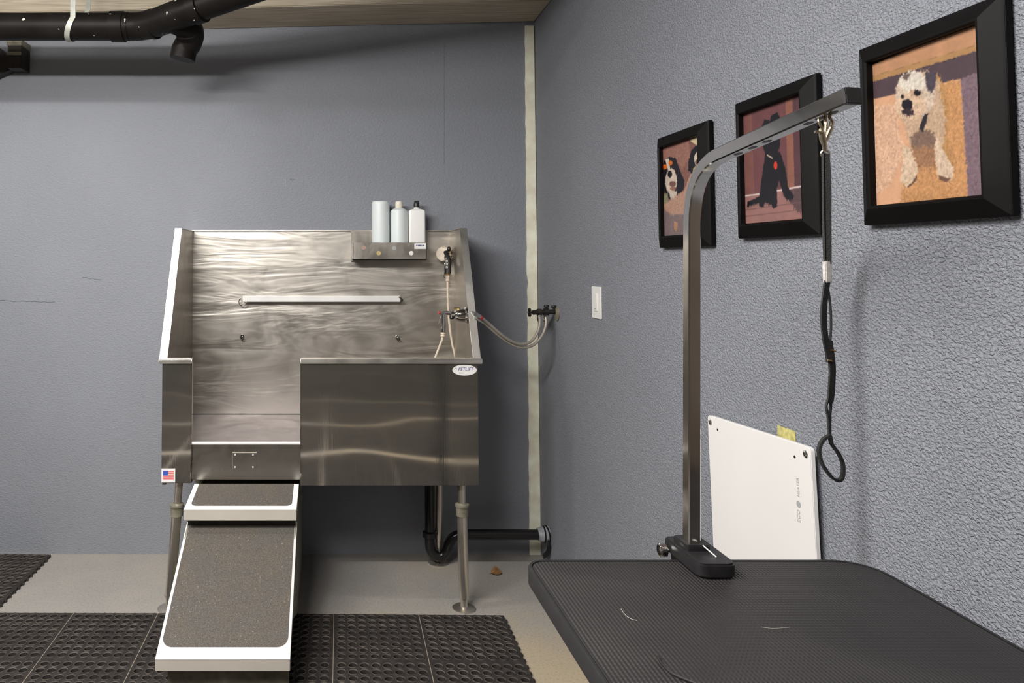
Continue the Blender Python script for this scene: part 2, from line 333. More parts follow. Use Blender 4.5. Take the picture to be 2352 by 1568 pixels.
ART = {"terrier":[["p",[205,152,115],0.0,[[-0.098,0.985],[1.087,1.03],[1.084,0.879],[-0.098,0.909]]],["p",[190,145,98],0.0,[[-0.098,0.909],[1.084,0.88],[1.083,0.841],[-0.099,0.866]]],["p",[92,74,80],0.01,[[-0.099,0.868],[1.083,0.843],[1.078,0.551],[-0.1,0.747]]],["p",[232,178,140],0.0,[[-0.1,0.749],[0.814,0.712],[0.842,-0.1],[-0.106,-0.088]]],["p",[240,192,160],0.03,[[-0.1,0.714],[0.208,0.668],[0.301,0.338],[0.153,0.152],[-0.105,0.019]]],["p",[218,160,108],0.03,[[0.2,-0.076],[0.315,0.236],[0.621,0.717],[0.814,0.712],[0.842,-0.1]]],["p",[138,114,124],0.02,[[0.816,0.713],[1.081,0.728],[1.065,-0.115],[0.842,-0.1]]],["p",[200,150,98],0.03,[[0.608,0.797],[0.677,0.705],[0.705,0.566],[0.686,0.381],[0.738,0.186],[0.556,0.207],[0.501,0.506]]],["p",[214,180,150],0.03,[[0.233,0.756],[0.322,0.839],[0.431,0.846],[0.565,0.816],[0.621,0.755],[0.655,0.624],[0.681,0.476],[0.65,0.338],[0.586,0.3],[0.363,0.33],[0.318,0.486],[0.224,0.655]]],["p",[140,112,98],0.04,[[0.364,0.429],[0.471,0.462],[0.58,0.416],[0.587,0.338],[0.514,0.309],[0.371,0.348]]],["p",[172,128,96],0.04,[[0.371,0.353],[0.586,0.333],[0.563,0.207],[0.408,0.215]]],["p",[236,205,176],0.02,[[0.293,0.389],[0.371,0.329],[0.415,0.204],[0.391,0.128],[0.298,0.108],[0.251,0.152],[0.276,0.261]]],["p",[236,205,178],0.02,[[0.587,0.395],[0.67,0.269],[0.731,0.178],[0.712,0.114],[0.64,0.108],[0.584,0.175],[0.572,0.302]]],["p",[120,88,72],0.01,[[0.598,0.155],[0.668,0.133],[0.71,0.124],[0.668,0.1],[0.612,0.12]]],["p",[120,88,72],0.01,[[0.361,0.131],[0.407,0.176],[0.41,0.146],[0.353,0.107],[0.306,0.105]]],["p",[230,206,184],0.03,[[0.597,0.664],[0.583,0.611],[0.544,0.571],[0.485,0.549],[0.415,0.55],[0.343,0.574],[0.281,0.618],[0.239,0.675],[0.225,0.737],[0.241,0.793],[0.284,0.833],[0.347,0.853],[0.419,0.848],[0.489,0.821],[0.547,0.777],[0.585,0.722]]],["p",[242,228,212],0.03,[[0.52,0.757],[0.51,0.733],[0.484,0.716],[0.445,0.709],[0.399,0.713],[0.351,0.727],[0.311,0.751],[0.284,0.779],[0.274,0.809],[0.284,0.834],[0.312,0.851],[0.353,0.857],[0.4,0.852],[0.447,0.837],[0.486,0.813],[0.511,0.785]]],["p",[88,78,88],0.02,[[0.513,0.817],[0.611,0.808],[0.61,0.738],[0.563,0.678],[0.519,0.738]]],["p",[120,102,96],0.02,[[0.29,0.826],[0.322,0.849],[0.385,0.841],[0.353,0.812]]],["p",[236,200,170],0.02,[[0.518,0.601],[0.506,0.573],[0.473,0.553],[0.424,0.545],[0.366,0.549],[0.306,0.565],[0.255,0.592],[0.22,0.624],[0.208,0.658],[0.221,0.687],[0.256,0.707],[0.308,0.714],[0.368,0.709],[0.426,0.691],[0.475,0.665],[0.507,0.633]]],["p",[196,160,134],0.02,[[0.492,0.704],[0.487,0.691],[0.474,0.682],[0.453,0.679],[0.429,0.681],[0.404,0.688],[0.384,0.7],[0.37,0.715],[0.365,0.729],[0.37,0.742],[0.384,0.751],[0.405,0.755],[0.43,0.752],[0.454,0.744],[0.474,0.733],[0.488,0.718]]],["p",[34,29,36],0.005,[[0.468,0.697],[0.466,0.69],[0.459,0.685],[0.449,0.682],[0.436,0.683],[0.424,0.687],[0.414,0.694],[0.407,0.701],[0.405,0.709],[0.407,0.717],[0.414,0.722],[0.425,0.724],[0.437,0.723],[0.449,0.719],[0.459,0.713],[0.466,0.705]]],["p",[46,38,42],0.005,[[0.31,0.702],[0.308,0.697],[0.305,0.693],[0.3,0.691],[0.294,0.691],[0.288,0.693],[0.282,0.697],[0.279,0.702],[0.278,0.708],[0.279,0.713],[0.283,0.717],[0.288,0.719],[0.294,0.719],[0.3,0.717],[0.305,0.713],[0.309,0.708]]],["p",[246,232,216],0.02,[[0.368,0.769],[0.505,0.736],[0.489,0.712],[0.384,0.738]]],["p",[36,31,42],0.01,[[0.391,0.634],[0.387,0.621],[0.376,0.612],[0.359,0.607],[0.338,0.608],[0.318,0.614],[0.301,0.625],[0.289,0.639],[0.285,0.654],[0.29,0.667],[0.301,0.677],[0.319,0.681],[0.339,0.68],[0.36,0.673],[0.376,0.662],[0.388,0.649]]],["p",[62,48,54],0.02,[[0.394,0.586],[0.39,0.578],[0.378,0.573],[0.359,0.572],[0.338,0.574],[0.316,0.579],[0.298,0.587],[0.286,0.596],[0.282,0.606],[0.286,0.613],[0.298,0.618],[0.317,0.62],[0.339,0.618],[0.36,0.612],[0.378,0.604],[0.39,0.595]]],["p",[52,46,52],0.01,[[0.532,0.55],[0.478,0.441],[0.438,0.467],[0.495,0.556]]]],"black":[["p",[122,78,80],0.0,[[-0.126,1.077],[1.175,1.046],[1.145,0.217],[-0.144,0.22]]],["p",[136,90,84],0.01,[[-0.011,1.013],[0.147,1.009],[0.172,0.241],[-0.006,0.244]]],["p",[100,68,74],0.01,[[0.838,1.052],[1.175,1.046],[1.145,0.235],[0.811,0.243]]],["p",[156,104,88],0.01,[[0.714,1.015],[0.818,1.016],[0.821,0.252],[0.718,0.251]]],["p",[150,120,120],0.0,[[0.982,1.005],[1.0,1.002],[0.924,0.254],[0.91,0.255]]],["p",[168,122,116],0.01,[[-0.144,0.248],[1.147,0.268],[1.132,-0.118],[-0.151,-0.076]]],["p",[104,80,82],0.02,[[0.737,0.249],[1.146,0.263],[1.14,0.086],[0.86,0.055],[0.716,0.182]]],["p",[128,92,90],0.0,[[-0.146,0.13],[1.04,0.14],[1.039,0.134],[-0.147,0.121]]],["p",[128,92,90],0.0,[[-0.148,0.072],[1.037,0.078],[1.037,0.073],[-0.148,0.063]]],["p",[234,214,204],0.0,[[-0.144,0.264],[0.258,0.26],[0.258,0.248],[-0.144,0.249]]],["p",[234,214,204],0.0,[[0.525,0.264],[0.652,0.266],[0.652,0.252],[0.525,0.25]]],["p",[234,214,204],0.0,[[0.723,0.268],[1.147,0.273],[1.146,0.259],[0.722,0.254]]],["p",[36,34,40],0.012,[[0.372,0.591],[0.613,0.583],[0.69,0.433],[0.723,0.27],[0.806,0.195],[0.79,0.168],[0.697,0.171],[0.645,0.222],[0.587,0.342],[0.549,0.285],[0.545,0.123],[0.481,0.111],[0.452,0.149],[0.34,0.177],[0.318,0.132],[0.265,0.135],[0.234,0.174],[0.026,0.155],[0.043,0.197],[0.257,0.235],[0.304,0.399]]],["p",[38,36,42],0.012,[[0.62,0.673],[0.608,0.62],[0.576,0.578],[0.529,0.553],[0.473,0.548],[0.418,0.566],[0.37,0.603],[0.339,0.655],[0.329,0.712],[0.342,0.767],[0.376,0.81],[0.425,0.835],[0.481,0.837],[0.536,0.818],[0.582,0.78],[0.611,0.729]]],["p",[36,34,40],0.012,[[0.305,0.822],[0.37,0.897],[0.462,0.87],[0.488,0.909],[0.588,0.924],[0.633,0.855],[0.603,0.757],[0.479,0.744]]],["p",[238,70,54],0.0,[[0.565,0.471],[0.562,0.458],[0.556,0.447],[0.546,0.44],[0.534,0.439],[0.523,0.443],[0.513,0.451],[0.507,0.464],[0.505,0.478],[0.508,0.491],[0.515,0.502],[0.525,0.509],[0.536,0.51],[0.548,0.506],[0.557,0.497],[0.563,0.485]]],["p",[205,185,165],0.0,[[0.403,0.588],[0.497,0.545],[0.493,0.533],[0.396,0.576]]]],"spaniels":[["p",[152,106,96],0.02,[[-0.15,1.072],[1.119,1.013],[1.07,-0.147],[-0.282,-0.078]]],["p",[176,126,110],0.04,[[-0.003,0.972],[0.687,0.984],[0.724,0.819],[0.527,0.715],[0.346,0.825],[0.006,0.869]]],["p",[238,218,174],0.0,[[0.7,0.99],[1.118,1.002],[1.11,0.901],[0.874,0.915]]],["p",[34,31,38],0.015,[[0.01,0.852],[0.182,0.882],[0.348,0.842],[0.469,0.679],[0.563,0.581],[0.537,0.485],[0.361,0.42],[0.187,0.381],[0.081,0.475],[-0.019,0.508]]],["p",[238,216,196],0.015,[[0.367,0.591],[0.35,0.54],[0.311,0.499],[0.258,0.474],[0.196,0.47],[0.136,0.486],[0.087,0.522],[0.057,0.571],[0.05,0.626],[0.068,0.678],[0.108,0.719],[0.163,0.743],[0.225,0.746],[0.284,0.729],[0.331,0.693],[0.36,0.645]]],["p",[236,220,204],0.0,[[0.058,0.863],[0.158,0.866],[0.196,0.739],[0.132,0.735]]],["p",[242,122,42],0.0,[[0.259,0.801],[0.254,0.791],[0.241,0.783],[0.222,0.779],[0.2,0.78],[0.179,0.784],[0.161,0.793],[0.15,0.804],[0.146,0.815],[0.152,0.826],[0.165,0.834],[0.184,0.837],[0.206,0.837],[0.227,0.832],[0.245,0.823],[0.256,0.813]]],["p",[242,118,42],0.0,[[0.113,0.775],[0.107,0.764],[0.092,0.756],[0.071,0.753],[0.047,0.753],[0.022,0.759],[0.002,0.767],[-0.011,0.779],[-0.014,0.79],[-0.008,0.801],[0.007,0.809],[0.028,0.812],[0.053,0.811],[0.077,0.806],[0.097,0.797],[0.109,0.786]]],["p",[26,22,26],0.0,[[0.243,0.677],[0.237,0.663],[0.222,0.651],[0.201,0.645],[0.177,0.645],[0.154,0.651],[0.134,0.661],[0.122,0.676],[0.119,0.692],[0.125,0.707],[0.14,0.718],[0.161,0.724],[0.186,0.724],[0.209,0.719],[0.228,0.708],[0.24,0.693]]],["p",[132,92,84],0.01,[[0.339,0.561],[0.331,0.55],[0.31,0.542],[0.281,0.539],[0.246,0.54],[0.212,0.546],[0.183,0.556],[0.164,0.568],[0.159,0.58],[0.167,0.592],[0.188,0.6],[0.218,0.603],[0.253,0.602],[0.287,0.596],[0.315,0.586],[0.333,0.574]]],["p",[170,120,104],0.01,[[0.342,0.511],[0.335,0.503],[0.316,0.498],[0.288,0.496],[0.256,0.497],[0.224,0.502],[0.197,0.51],[0.179,0.519],[0.173,0.528],[0.181,0.536],[0.2,0.541],[0.228,0.543],[0.261,0.542],[0.292,0.537],[0.319,0.529],[0.336,0.52]]],["p",[226,206,188],0.02,[[0.14,0.487],[0.367,0.483],[0.315,0.386],[0.215,0.378]]],["p",[34,31,38],0.012,[[0.926,0.928],[1.059,0.888],[1.05,0.776],[0.914,0.658],[0.758,0.632],[0.663,0.677],[0.681,0.782],[0.755,0.879]]],["p",[238,220,196],0.01,[[1.001,0.756],[0.991,0.728],[0.969,0.706],[0.937,0.693],[0.9,0.692],[0.864,0.702],[0.834,0.723],[0.815,0.751],[0.811,0.781],[0.821,0.81],[0.844,0.832],[0.877,0.844],[0.914,0.845],[0.949,0.835],[0.978,0.814],[0.996,0.787]]],["p",[26,22,26],0.0,[[0.95,0.802],[0.946,0.788],[0.937,0.777],[0.925,0.77],[0.912,0.769],[0.899,0.774],[0.888,0.783],[0.881,0.796],[0.88,0.811],[0.884,0.825],[0.893,0.836],[0.905,0.843],[0.918,0.844],[0.932,0.839],[0.942,0.829],[0.949,0.816]]],["p",[120,84,76],0.0,[[0.934,0.731],[0.929,0.721],[0.917,0.714],[0.9,0.71],[0.881,0.71],[0.862,0.715],[0.846,0.722],[0.836,0.733],[0.833,0.744],[0.838,0.753],[0.85,0.761],[0.867,0.765],[0.886,0.764],[0.905,0.76],[0.921,0.752],[0.931,0.742]]],["p",[218,186,142],0.02,[[0.79,0.694],[0.931,0.703],[0.821,0.611],[0.757,0.623]]],["p",[204,160,138],0.03,[[-0.035,0.36],[0.558,0.472],[0.706,0.629],[1.09,0.667],[1.045,0.15],[0.332,0.138],[0.059,0.272]]],["p",[142,122,122],0.03,[[-0.04,0.315],[0.199,0.227],[0.532,0.212],[1.092,0.115],[1.07,-0.147],[-0.084,-0.088]]],["p",[206,150,118],0.02,[[0.277,0.153],[0.374,0.135],[0.336,0.037],[0.269,0.075]]],["p",[150,150,120],0.02,[[0.007,0.477],[0.115,0.472],[0.106,0.382],[0.004,0.368]]]]}# ================================================================== THE SETTING
def struct(name, mb, mat, **k): return tag(mb.build(name, mat, **k), kind='structure')
XL, YF = -3.3, -2.8
struct('floor', MB().box(XL, XR+.1, YF, YW+.1, -.1, 0), M['floor'])
struct('wall_back', MB().box(XL, XR, YW, YW+.1, 0, HZ), M['wall_back'])
struct('wall_right', MB().box(XR, XR+.1, YF, YW+.1, 0, HZ), M['wall_right'])
struct('wall_left', MB().box(XL-.1, XL, YF, YW+.1, 0, HZ), M['room_left'])
struct('wall_front', MB().box(XL-.1, XR+.1, YF-.1, YF, 0, HZ), M['room'])
struct('ceiling', MB().box(XL-.1, XR+.1, YF-.1, YW+.1, HZ, HZ+.1), M['ceiling'])
struct('door_1', MB().box(XR-.012, XR-.0005, -.25, .80, .0, 2.1), M['door'], bevel=.002)      # unseen dark panel added beside the camera to darken the post's reflection
# pale unpainted strip down the corner
zz = np.linspace(0.0, 2.56, 64)
lf = [(.962+.004*z/2.5+random.uniform(-.0022, .0022)+(.004 if 1.30 < z < 1.34 else 0), z) for z in zz]
strip = MB().prism(lf+[(XR-.0005-.004*z/2.5, z) for z in zz[::-1]], 'y', YW-.007, YW-.0003)
struct('trim_1', strip, M['strip'])
# ceiling beam along the back wall
def beam():
    m = MB(); vs = []
    for x in (XL, XR-.001):
        zl = 2.5585+.0233*x
        vs += [(x, YW-.004, zl), (x, 3.225, zl+.006), (x, 3.225, HZ-.001), (x, YW-.004, HZ-.001)]
    m.add(vs, [(0,1,2,3), (7,6,5,4), (0,4,5,1), (1,5,6,2), (2,6,7,3), (3,7,4,0)])
    return m
tag(beam().build('ceiling_beam', M['wood'], bevel=.004), 'rough brown timber beam running along the top of the back wall', 'beam')
# cracks and scuffs in the paint
def crack(pts, r, mat):
    P = []
    for a, b in zip(pts[:-1], pts[1:]):
        for k in range(8):
            t = k/8; P.append((a[0]+(b[0]-a[0])*t, YW-.0002, a[1]+(b[1]-a[1])*t+random.uniform(-.003, .003)))
    return MB().tube(P, r, 5).build('crack', mat, bpy.data.objects['wall_back'])
crack([(-1.62, 1.212), (-1.50, 1.207), (-1.42, 1.208), (-1.318, 1.203)], .0011, M['crack'])
crack([(-1.20, 1.323), (-1.16, 1.318), (-1.10, 1.312)], .0010, M['crack'])
crack([(.5686, 2.47), (.567, 2.2), (.5644, 1.83)], .0006, M['crack'])
crack([(-.213, 1.806), (-.2125, 1.757)], .0011, M['scuff'])
crack([(-.190, 1.805), (-.165, 1.800)], .0010, M['crack'])

# ================================================================== GROOMING TUB
TX0, TX1, FY = -.672, .603, 2.92
tub = thing('grooming_tub', 'tall stainless steel dog grooming tub on round legs against the back wall', 'dog bath', (-.035, 3.2, 0))
SB, SF, SS = M['steel_back'], M['steel_front'], M['steel_side']
MB().box(-.662, .588, 3.482, 3.492, .60, 1.546).box(-.662, .588, 3.474, 3.492, 1.546, 1.552).build('back_panel', SB, tub)
side_poly = [(FY+.004, .505), (3.492, .505), (3.492, 1.545), (3.20, 1.545), (FY+.02, 1.0), (FY+.004, .985)]
for nm, xi, sg in (('left', -.656, -1), ('right', .586, 1)):
    sp = MB().prism(side_poly, 'x', xi, xi+sg*.012).build('side_panel', SS, tub)
    sp['label'] = 'left wing panel' if sg < 0 else 'right wing panel with the tap'
    fl = [(FY+.005, 1.003), (3.20, 1.549), (3.485, 1.549)]      # folded flange along slope and top
    m = MB(); wdt = .030; vs = []
    for y, z in fl:
        for x, dz in ((xi-sg*.002, 0), (xi+sg*wdt, 0), (xi+sg*wdt, -.016), (xi+sg*(wdt-.002), -.016), (xi+sg*(wdt-.002), -.003), (xi-sg*.002, -.003)):
            vs.append((x, y, z+dz))
    fs = [tuple(range(6))[::-1], tuple(range(12, 18))]
    for i in range(2):
        for k in range(6): fs.append((i*6+k, i*6+(k+1) % 6, (i+1)*6+(k+1) % 6, (i+1)*6+k))
    m.add(vs, fs).build('flange', M['steel_trim'], sp, bevel=.0008)
def front(x0, x1, z0, z1, lip0, lip1):
    p = MB().box(x0, x1, FY, FY+.012, z0, z1).build('front_panel', SF, tub, bevel=.002)
    MB().prism([(FY-.012, .990), (FY+.022, .990), (FY+.022, 1.011), (FY-.008, 1.011), (FY-.012, 1.007)], 'x', lip0, lip1).build('rim', M['steel_trim'], p, bevel=.002)
    return p
pl = front(TX0, -.553, .513, .994, -.684, -.552)
pr = front(-.113, TX1, .503, .994, -.114, .619)
MB().box(-.556, -.552, FY+.002, FY+.03, .513, .99).build('inner_return', SF, pl)
MB().box(-.114, -.110, FY+.002, FY+.03, .503, .99).build('inner_return', SF, pr)
door = MB().box(-.551, -.115, FY+.012, FY+.022, .522, .668).build('sill_panel', M['steel_door'], tub, bevel=.002)
MB().tube([(-.553, FY+.014, .668), (-.113, FY+.014, .668)], .0065, 12).build('sill_rail', M['alu'], door)
np_ = MB()
np_.box(-.386, -.292, FY+.0095, FY+.012, .566, .631)
plate = np_.build('nameplate', M['steel_door'], door, bevel=.001)
MB().box(-.388, -.290, FY+.008, FY+.0118, .629, .6325).box(-.388, -.3855, FY+.008, FY+.0118, .565, .631).build('plate_rim', M['steel_trim'], plate)
for x in (-.377, -.305):
    for z in (.574, .623): MB().lathe([(.0035, 0), (.003, .0025), (.001, .003)], (x, FY+.0095, z), (0, -1, 0), 12).build('screw', M['alu'], plate)
MB().box(-.655, .586, FY+.02, 3.482, .652, .668).build('basin_floor', M['tub_floor'], tub)
MB().tube([(-.655, 3.479, .6685), (.585, 3.479, .6685)], .0022, 8).build('basin_seam', M['dark_metal'], tub)
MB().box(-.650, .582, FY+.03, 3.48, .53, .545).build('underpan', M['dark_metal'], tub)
def leg(x0, y0, zt, xb, yb, z0=0):
    def at(z): t = (zt-z)/zt; return (x0+(xb-x0)*t, y0+(yb-y0)*t, z)
    lg = MB().tube([at(zt), at(.40)], .0155, 20).tube([at(.40), at(.045)], .0205, 20).build('leg', M['steel_tube'], tub)
    c = at(.395)
    MB().lathe([(.0205, -.026), (.0245, -.024), (.0255, .010), (.0285, .012), (.0285, .022), (.0175, .026)], c, (0, 0, 1)).build('collar', M['olive'], lg)
    MB().lathe([(.046, .0005), (.047, .004), (.040, .008), (.016, .012), (.014, .02), (.014, .05), (.020, .053)], at(0), (0, 0, 1)).build('foot', M['steel_tube'], lg)
leg(.540, 2.962, .54, .547, 2.962); leg(-.606, 2.962, .54, -.645, 2.962)
leg(.518, 3.41, .54, .510, 3.40); leg(-.60, 3.41, .54, -.61, 3.41)
# tether bar on the back panel
bar = MB().box(-.412, .342, 3.445, 3.463, 1.208, 1.236).build('tether_bar', M['alu'], tub, bevel=.002)
for x in (-.405, .325): MB().box(x, x+.01, 3.46, 3.484, 1.214, 1.230).build('bracket', M['steel_trim'], bar)
MB().torus((-.412, 3.452, 1.208), .018, .0028, (0, 1, 0)).build('ring', M['chrome'], bar)
MB().tube(spline([(.335, 3.44, 1.232), (.345, 3.436, 1.226), (.352, 3.44, 1.216), (.346, 3.45, 1.210)]), .003, 8).build('hook', M['dark_metal'], bar)
for x, z in ((-.417, 1.038), (.332, 1.035)):
    e = MB().lathe([(.011, 0), (.010, .003), (.004, .004), (.0035, .016)], (x, 3.482, z), (0, -1, 0), 16).build('eye_bolt', M['chrome'], tub)
    MB().torus((x+.002, 3.466, z-.007), .007, .0022, (.6, 1, 0), 16, 6).build('eye', M['dark_metal'], e)
# bottle rack
rk = MB().box(.107, .470, 3.470, 3.482, 1.402, 1.547).build('bottle_rack', SS, tub)
MB().box(.1135, .4615, 3.388, 3.392, 1.408, 1.490).box(.1135, .4615, 3.388, 3.472, 1.408, 1.413).box(.1135, .117, 3.388, 3.472, 1.408, 1.490).box(.458, .4615, 3.388, 3.472, 1.408, 1.490).build('tray', M['steel_side'], rk, bevel=.001)
lab = MB().box(.404, .459, 3.3868, 3.3878, 1.460, 1.487).build('label_sticker', M['paper'], rk)
RY = Matrix.Rotation(R(90), 3, 'X')
for k, (x0, x1) in enumerate(((.412, .416), (.419, .424), (.4265, .4345), (.437, .4405), (.443, .449))): MB().box(x0, x1, 3.3862, 3.3868, 1.474, 1.479).build('print', M['ink_blue'], lab)
for x, z, mm in ((.165, 1.466, 'pink_dot'), (.236, 1.440, 'amber'), (.309, 1.464, 'ink_grey'), (.389, 1.440, 'paper')):
    MB().lathe([(.0105, 0), (.0105, .0008), (.004, .001)], (x, 3.388, z), (0, -1, 0), 18).build('dot_sticker', M[mm], rk)
# stickers
ov = MB().prism([(.5483+.0492*math.cos(t), .9637+.0218*math.sin(t)) for t in np.linspace(0, 2*math.pi, 40, endpoint=False)], 'y', FY-.0012, FY-.0002).build('oval_sticker', M['paper'], pr)
ov['label'] = 'white oval sticker with dark blue lettering'
text('lettering', 'PETLIFT', .0185, M['ink_blue'], (.552, FY-.0014, .967), RY, ov, shear=.25, sx=.95)
MB().box(.527, .548, FY-.0016, FY-.0012, .9515, .9535).build('print', M['pink_dot'], ov)
MB().tube(spline([(.505, FY-.0014, .967), (.512, FY-.0014, .972), (.518, FY-.0014, .968)]), .0008, 6).build('emblem', M['ink_grey'], ov)
fg = MB().box(-.671, -.616, FY-.0012, FY-.0002, .5165, .571).build('flag_sticker', M['paper'], pl)
fg['label'] = 'square white sticker with a stars and stripes flag'
for k in range(5): MB().box(-.665, -.621, FY-.0016, FY-.0012, .5285+k*.0072, .5285+k*.0072+.0052).build('stripe', M['ink_red'], fg)
MB().box(-.6655, -.644, FY-.0019, FY-.0015, .5445, .5635).build('canton', M['flag_blue'], fg)
# tap on the right wing
tap = MB().lathe([(.034, 0), (.034, .006), (.029, .012), (.0275, .032), (.022, .047), (.013, .056), (.008, .060)], (.585, 3.05, 1.176), (-1, .0, -.05)).build('mixer_tap', M['chrome'], tub)
MB().tube([(.545, 3.05, 1.176), (.525, 3.05, 1.18), (.497, 3.05, 1.185)], .0085, 14).lathe([(.012, 0), (.012, .012)], (.528, 3.05, 1.179), (-1, 0, 0), 8).build('outlet', M['chrome'], tap)
MB().lathe([(.0095, 0), (.0105, .010), (.007, .014)], (.520, 3.048, 1.172), (0, -.2, -1), 12).build('spout_nut', M['black_plastic'], tap)
MB().tube([(.560, 3.047, 1.196), (.548, 3.045, 1.203), (.528, 3.043, 1.203)], .005, 10).build('lever', M['brass'], tap)
MB().tube([(.600, 3.03, 1.185), (.622, 2.985, 1.175)], .010, 12).build('inlet', M['chrome'], tap)

# ------------------------------------------------------------------ things on the tub
def bottle(name, label, x, y, z, prof, mat, group='bottles on the tub rack'):
    t = thing(name, label, 'bottle', (x, y, z), group)
    MB().lathe(prof, (x, y, z), (0, 0, 1), 36).build('body', M[mat], t)
    return t
by = 3.431
b = bottle('shampoo_bottle', 'tallest frosted cylinder on the tub rack, without any cap', .2485, by, 1.4132,
    [(.038, 0), (.0415, .003), (.0425, .010), (.0425, .264), (.0415, .270), (.039, .2735), (.030, .2745), (.0005, .275)], 'bottle_frost')
b = bottle('shampoo_bottle', 'frosted round bottle with a cream screw cap, middle of the rack', .3360, by, 1.4132,
    [(.038, 0), (.0405, .003), (.0413, .010), (.0413, .222), (.039, .231), (.030, .238), (.020, .241), (.0165, .243), (.0165, .246)], 'bottle_frost')
MB().lathe([(.0175, .243), (.0180, .246), (.0178, .262), (.0165, .272), (.014, .275), (.0005, .2755)], (.3360, by, 1.4132)).build('cap', M['cap_cream'], b)
b = thing('shampoo_bottle', 'white square-shouldered bottle with a black flip cap on the rack', 'bottle', (.4205, by, 1.4132), 'bottles on the tub rack')
bm_ = MB()
secs = [(0, .92), (.004, 1), (.222, 1), (.229, .97), (.234, .80), (.238, .45), (.240, .34), (.246, .34)]
vs = []; fs = []
for h, k in secs:
    hx, hy = .0392*k, .027*k if k > .5 else .0392*k
    for (px, py) in rrect(-hx, hx, -hy, hy, min(hx, hy)*(.35 if k > .5 else .98), 5): vs.append((.4205+px, by+py, 1.4132+h))
n_ = len(vs)//len(secs)
for i in range(len(secs)-1):
    for k in range(n_): fs.append((i*n_+k, i*n_+(k+1) % n_, (i+1)*n_+(k+1) % n_, (i+1)*n_+k))
fs += [tuple(range(n_))[::-1], tuple(range((len(secs)-1)*n_, len(secs)*n_))]
bm_.add(vs, fs).build('body', M['bottle_white'], b)
MB().lathe([(.0135, .244), (.0140, .247), (.0135, .266), (.0125, .268)], (.4205, by, 1.4132)).box(.4095, .4315, by-.012, by+.012, 1.4132+.266, 1.4132+.277).build('flip_cap', M['black_plastic'], b, bevel=.001)

# black sprayer on its clip
sx_, sy_ = .5575, 3.385
s1 = thing('hand_sprayer', 'black-handled pull spray gun hanging at the top right of the tub', 'sprayer', (sx_, sy_, 1.40))
MB().lathe([(.004, -.020), (.030, -.018), (.036, -.010), (.037, .0), (.034, .006), (.030, .008), (.026, .005), (.0005, .004)], (.549, 3.432, 1.436), (-.35, -1, .1), 32).build('spray_head', M['hose_white'], s1)
MB().tube(spline([(.556, 3.415, 1.446), (.560, 3.40, 1.428), (.5605, 3.388, 1.400), (.5585, 3.380, 1.345)]), [.011]*7+[.0145]*6+[.0155]*6, 14).build('handle', M['black_plastic'], s1)
for k in range(3): MB().lathe([(.006, 0), (.0055, .003), (.0005, .0035)], (.5535, 3.372, 1.402-.014*k), (-.5, -1, 0), 10).build('rivet', M['alu'], s1)
MB().lathe([(.0085, 0), (.0095, .008), (.0095, .016), (.006, .020)], (.566, 3.392, 1.452), (.0, -.5, .6), 14).build('thumb_knob', M['black_plastic'], s1)
MB().tube(spline([(.550, 3.372, 1.418), (.545, 3.364, 1.385), (.540, 3.362, 1.345), (.541, 3.366, 1.326)]), .0036, 10).build('trigger', M['chrome'], s1)
MB().lathe([(.0125, 0), (.0135, .003), (.0135, .008), (.0115, .009)], (.5585, 3.380, 1.337), (0, 0, 1), 20).build('brass_collar', M['brass'], s1)
MB().lathe([(.010, 0), (.0125, .004), (.0125, .014), (.009, .017)], (.5583, 3.380, 1.320), (0, 0, 1), 6).build('coupling', M['hose_white'], s1)
MB().tube(spline([(.5583, 3.380, 1.325), (.5582, 3.380, 1.29), (.559, 3.379, 1.21), (.5645, 3.376, 1.11), (.576, 3.372, 1.02), (.5915, 3.36, .935), (.586, 3.31, .80), (.55, 3.22, .69)]), [.0095]*4+[.0052]*39, 12).build('hose', M['hose_white'], s1)
cl = MB().tube(spline([(.585, 3.40, 1.415), (.590, 3.395, 1.428), (.602, 3.395, 1.436), (.606, 3.395, 1.452)]), .0035, 10).tube([(.602, 3.395, 1.436), (.586, 3.43, 1.43)], .006, 10).tube([(.592, 3.398, 1.420), (.576, 3.395, 1.416)], .003, 8)
tag(cl.build('spray_holder', M['steel_trim'], tub), None)
# chrome sprayer
s2 = thing('hand_sprayer', 'small chrome spray gun hooked under the tap in the tub', 'sprayer', (.482, 3.05, 1.14))
MB().tube(spline([(.497, 3.05, 1.185), (.488, 3.045, 1.185), (.476, 3.038, 1.184), (.466, 3.032, 1.186)]), .0075, 12).build('nozzle', M['chrome'], s2)
MB().lathe([(.0055, 0), (.0055, .005), (.001, .006)], (.467, 3.032, 1.186), (-1, -.5, .2), 12).build('red_tip', M['red'], s2)
MB().tube(spline([(.483, 3.045, 1.180), (.482, 3.045, 1.150), (.4825, 3.047, 1.120), (.482, 3.047, 1.103)]), [.0105]*6+[.0115]*6+[.0105]*7, 14).build('body', M['chrome'], s2)
MB().sweep([(.473, 3.033, 1.170), (.467, 3.028, 1.155), (.462, 3.026, 1.138)], .006, .004, (0, 1, 0)).build('trigger', M['chrome'], s2)
MB().lathe([(.0095, 0), (.0105, .004), (.0085, .008), (.0105, .012), (.0085, .020)], (.482, 3.047, 1.085), (0, 0, 1), 16).build('coupling', M['hose_white'], s2)
MB().tube(spline([(.482, 3.047, 1.086), (.478, 3.05, 1.068), (.466, 3.055, 1.035), (.447, 3.06, .985), (.42, 3.08, .92), (.40, 3.12, .82), (.41, 3.2, .69)]), .0052, 12).build('hose', M['hose_white'], s2)

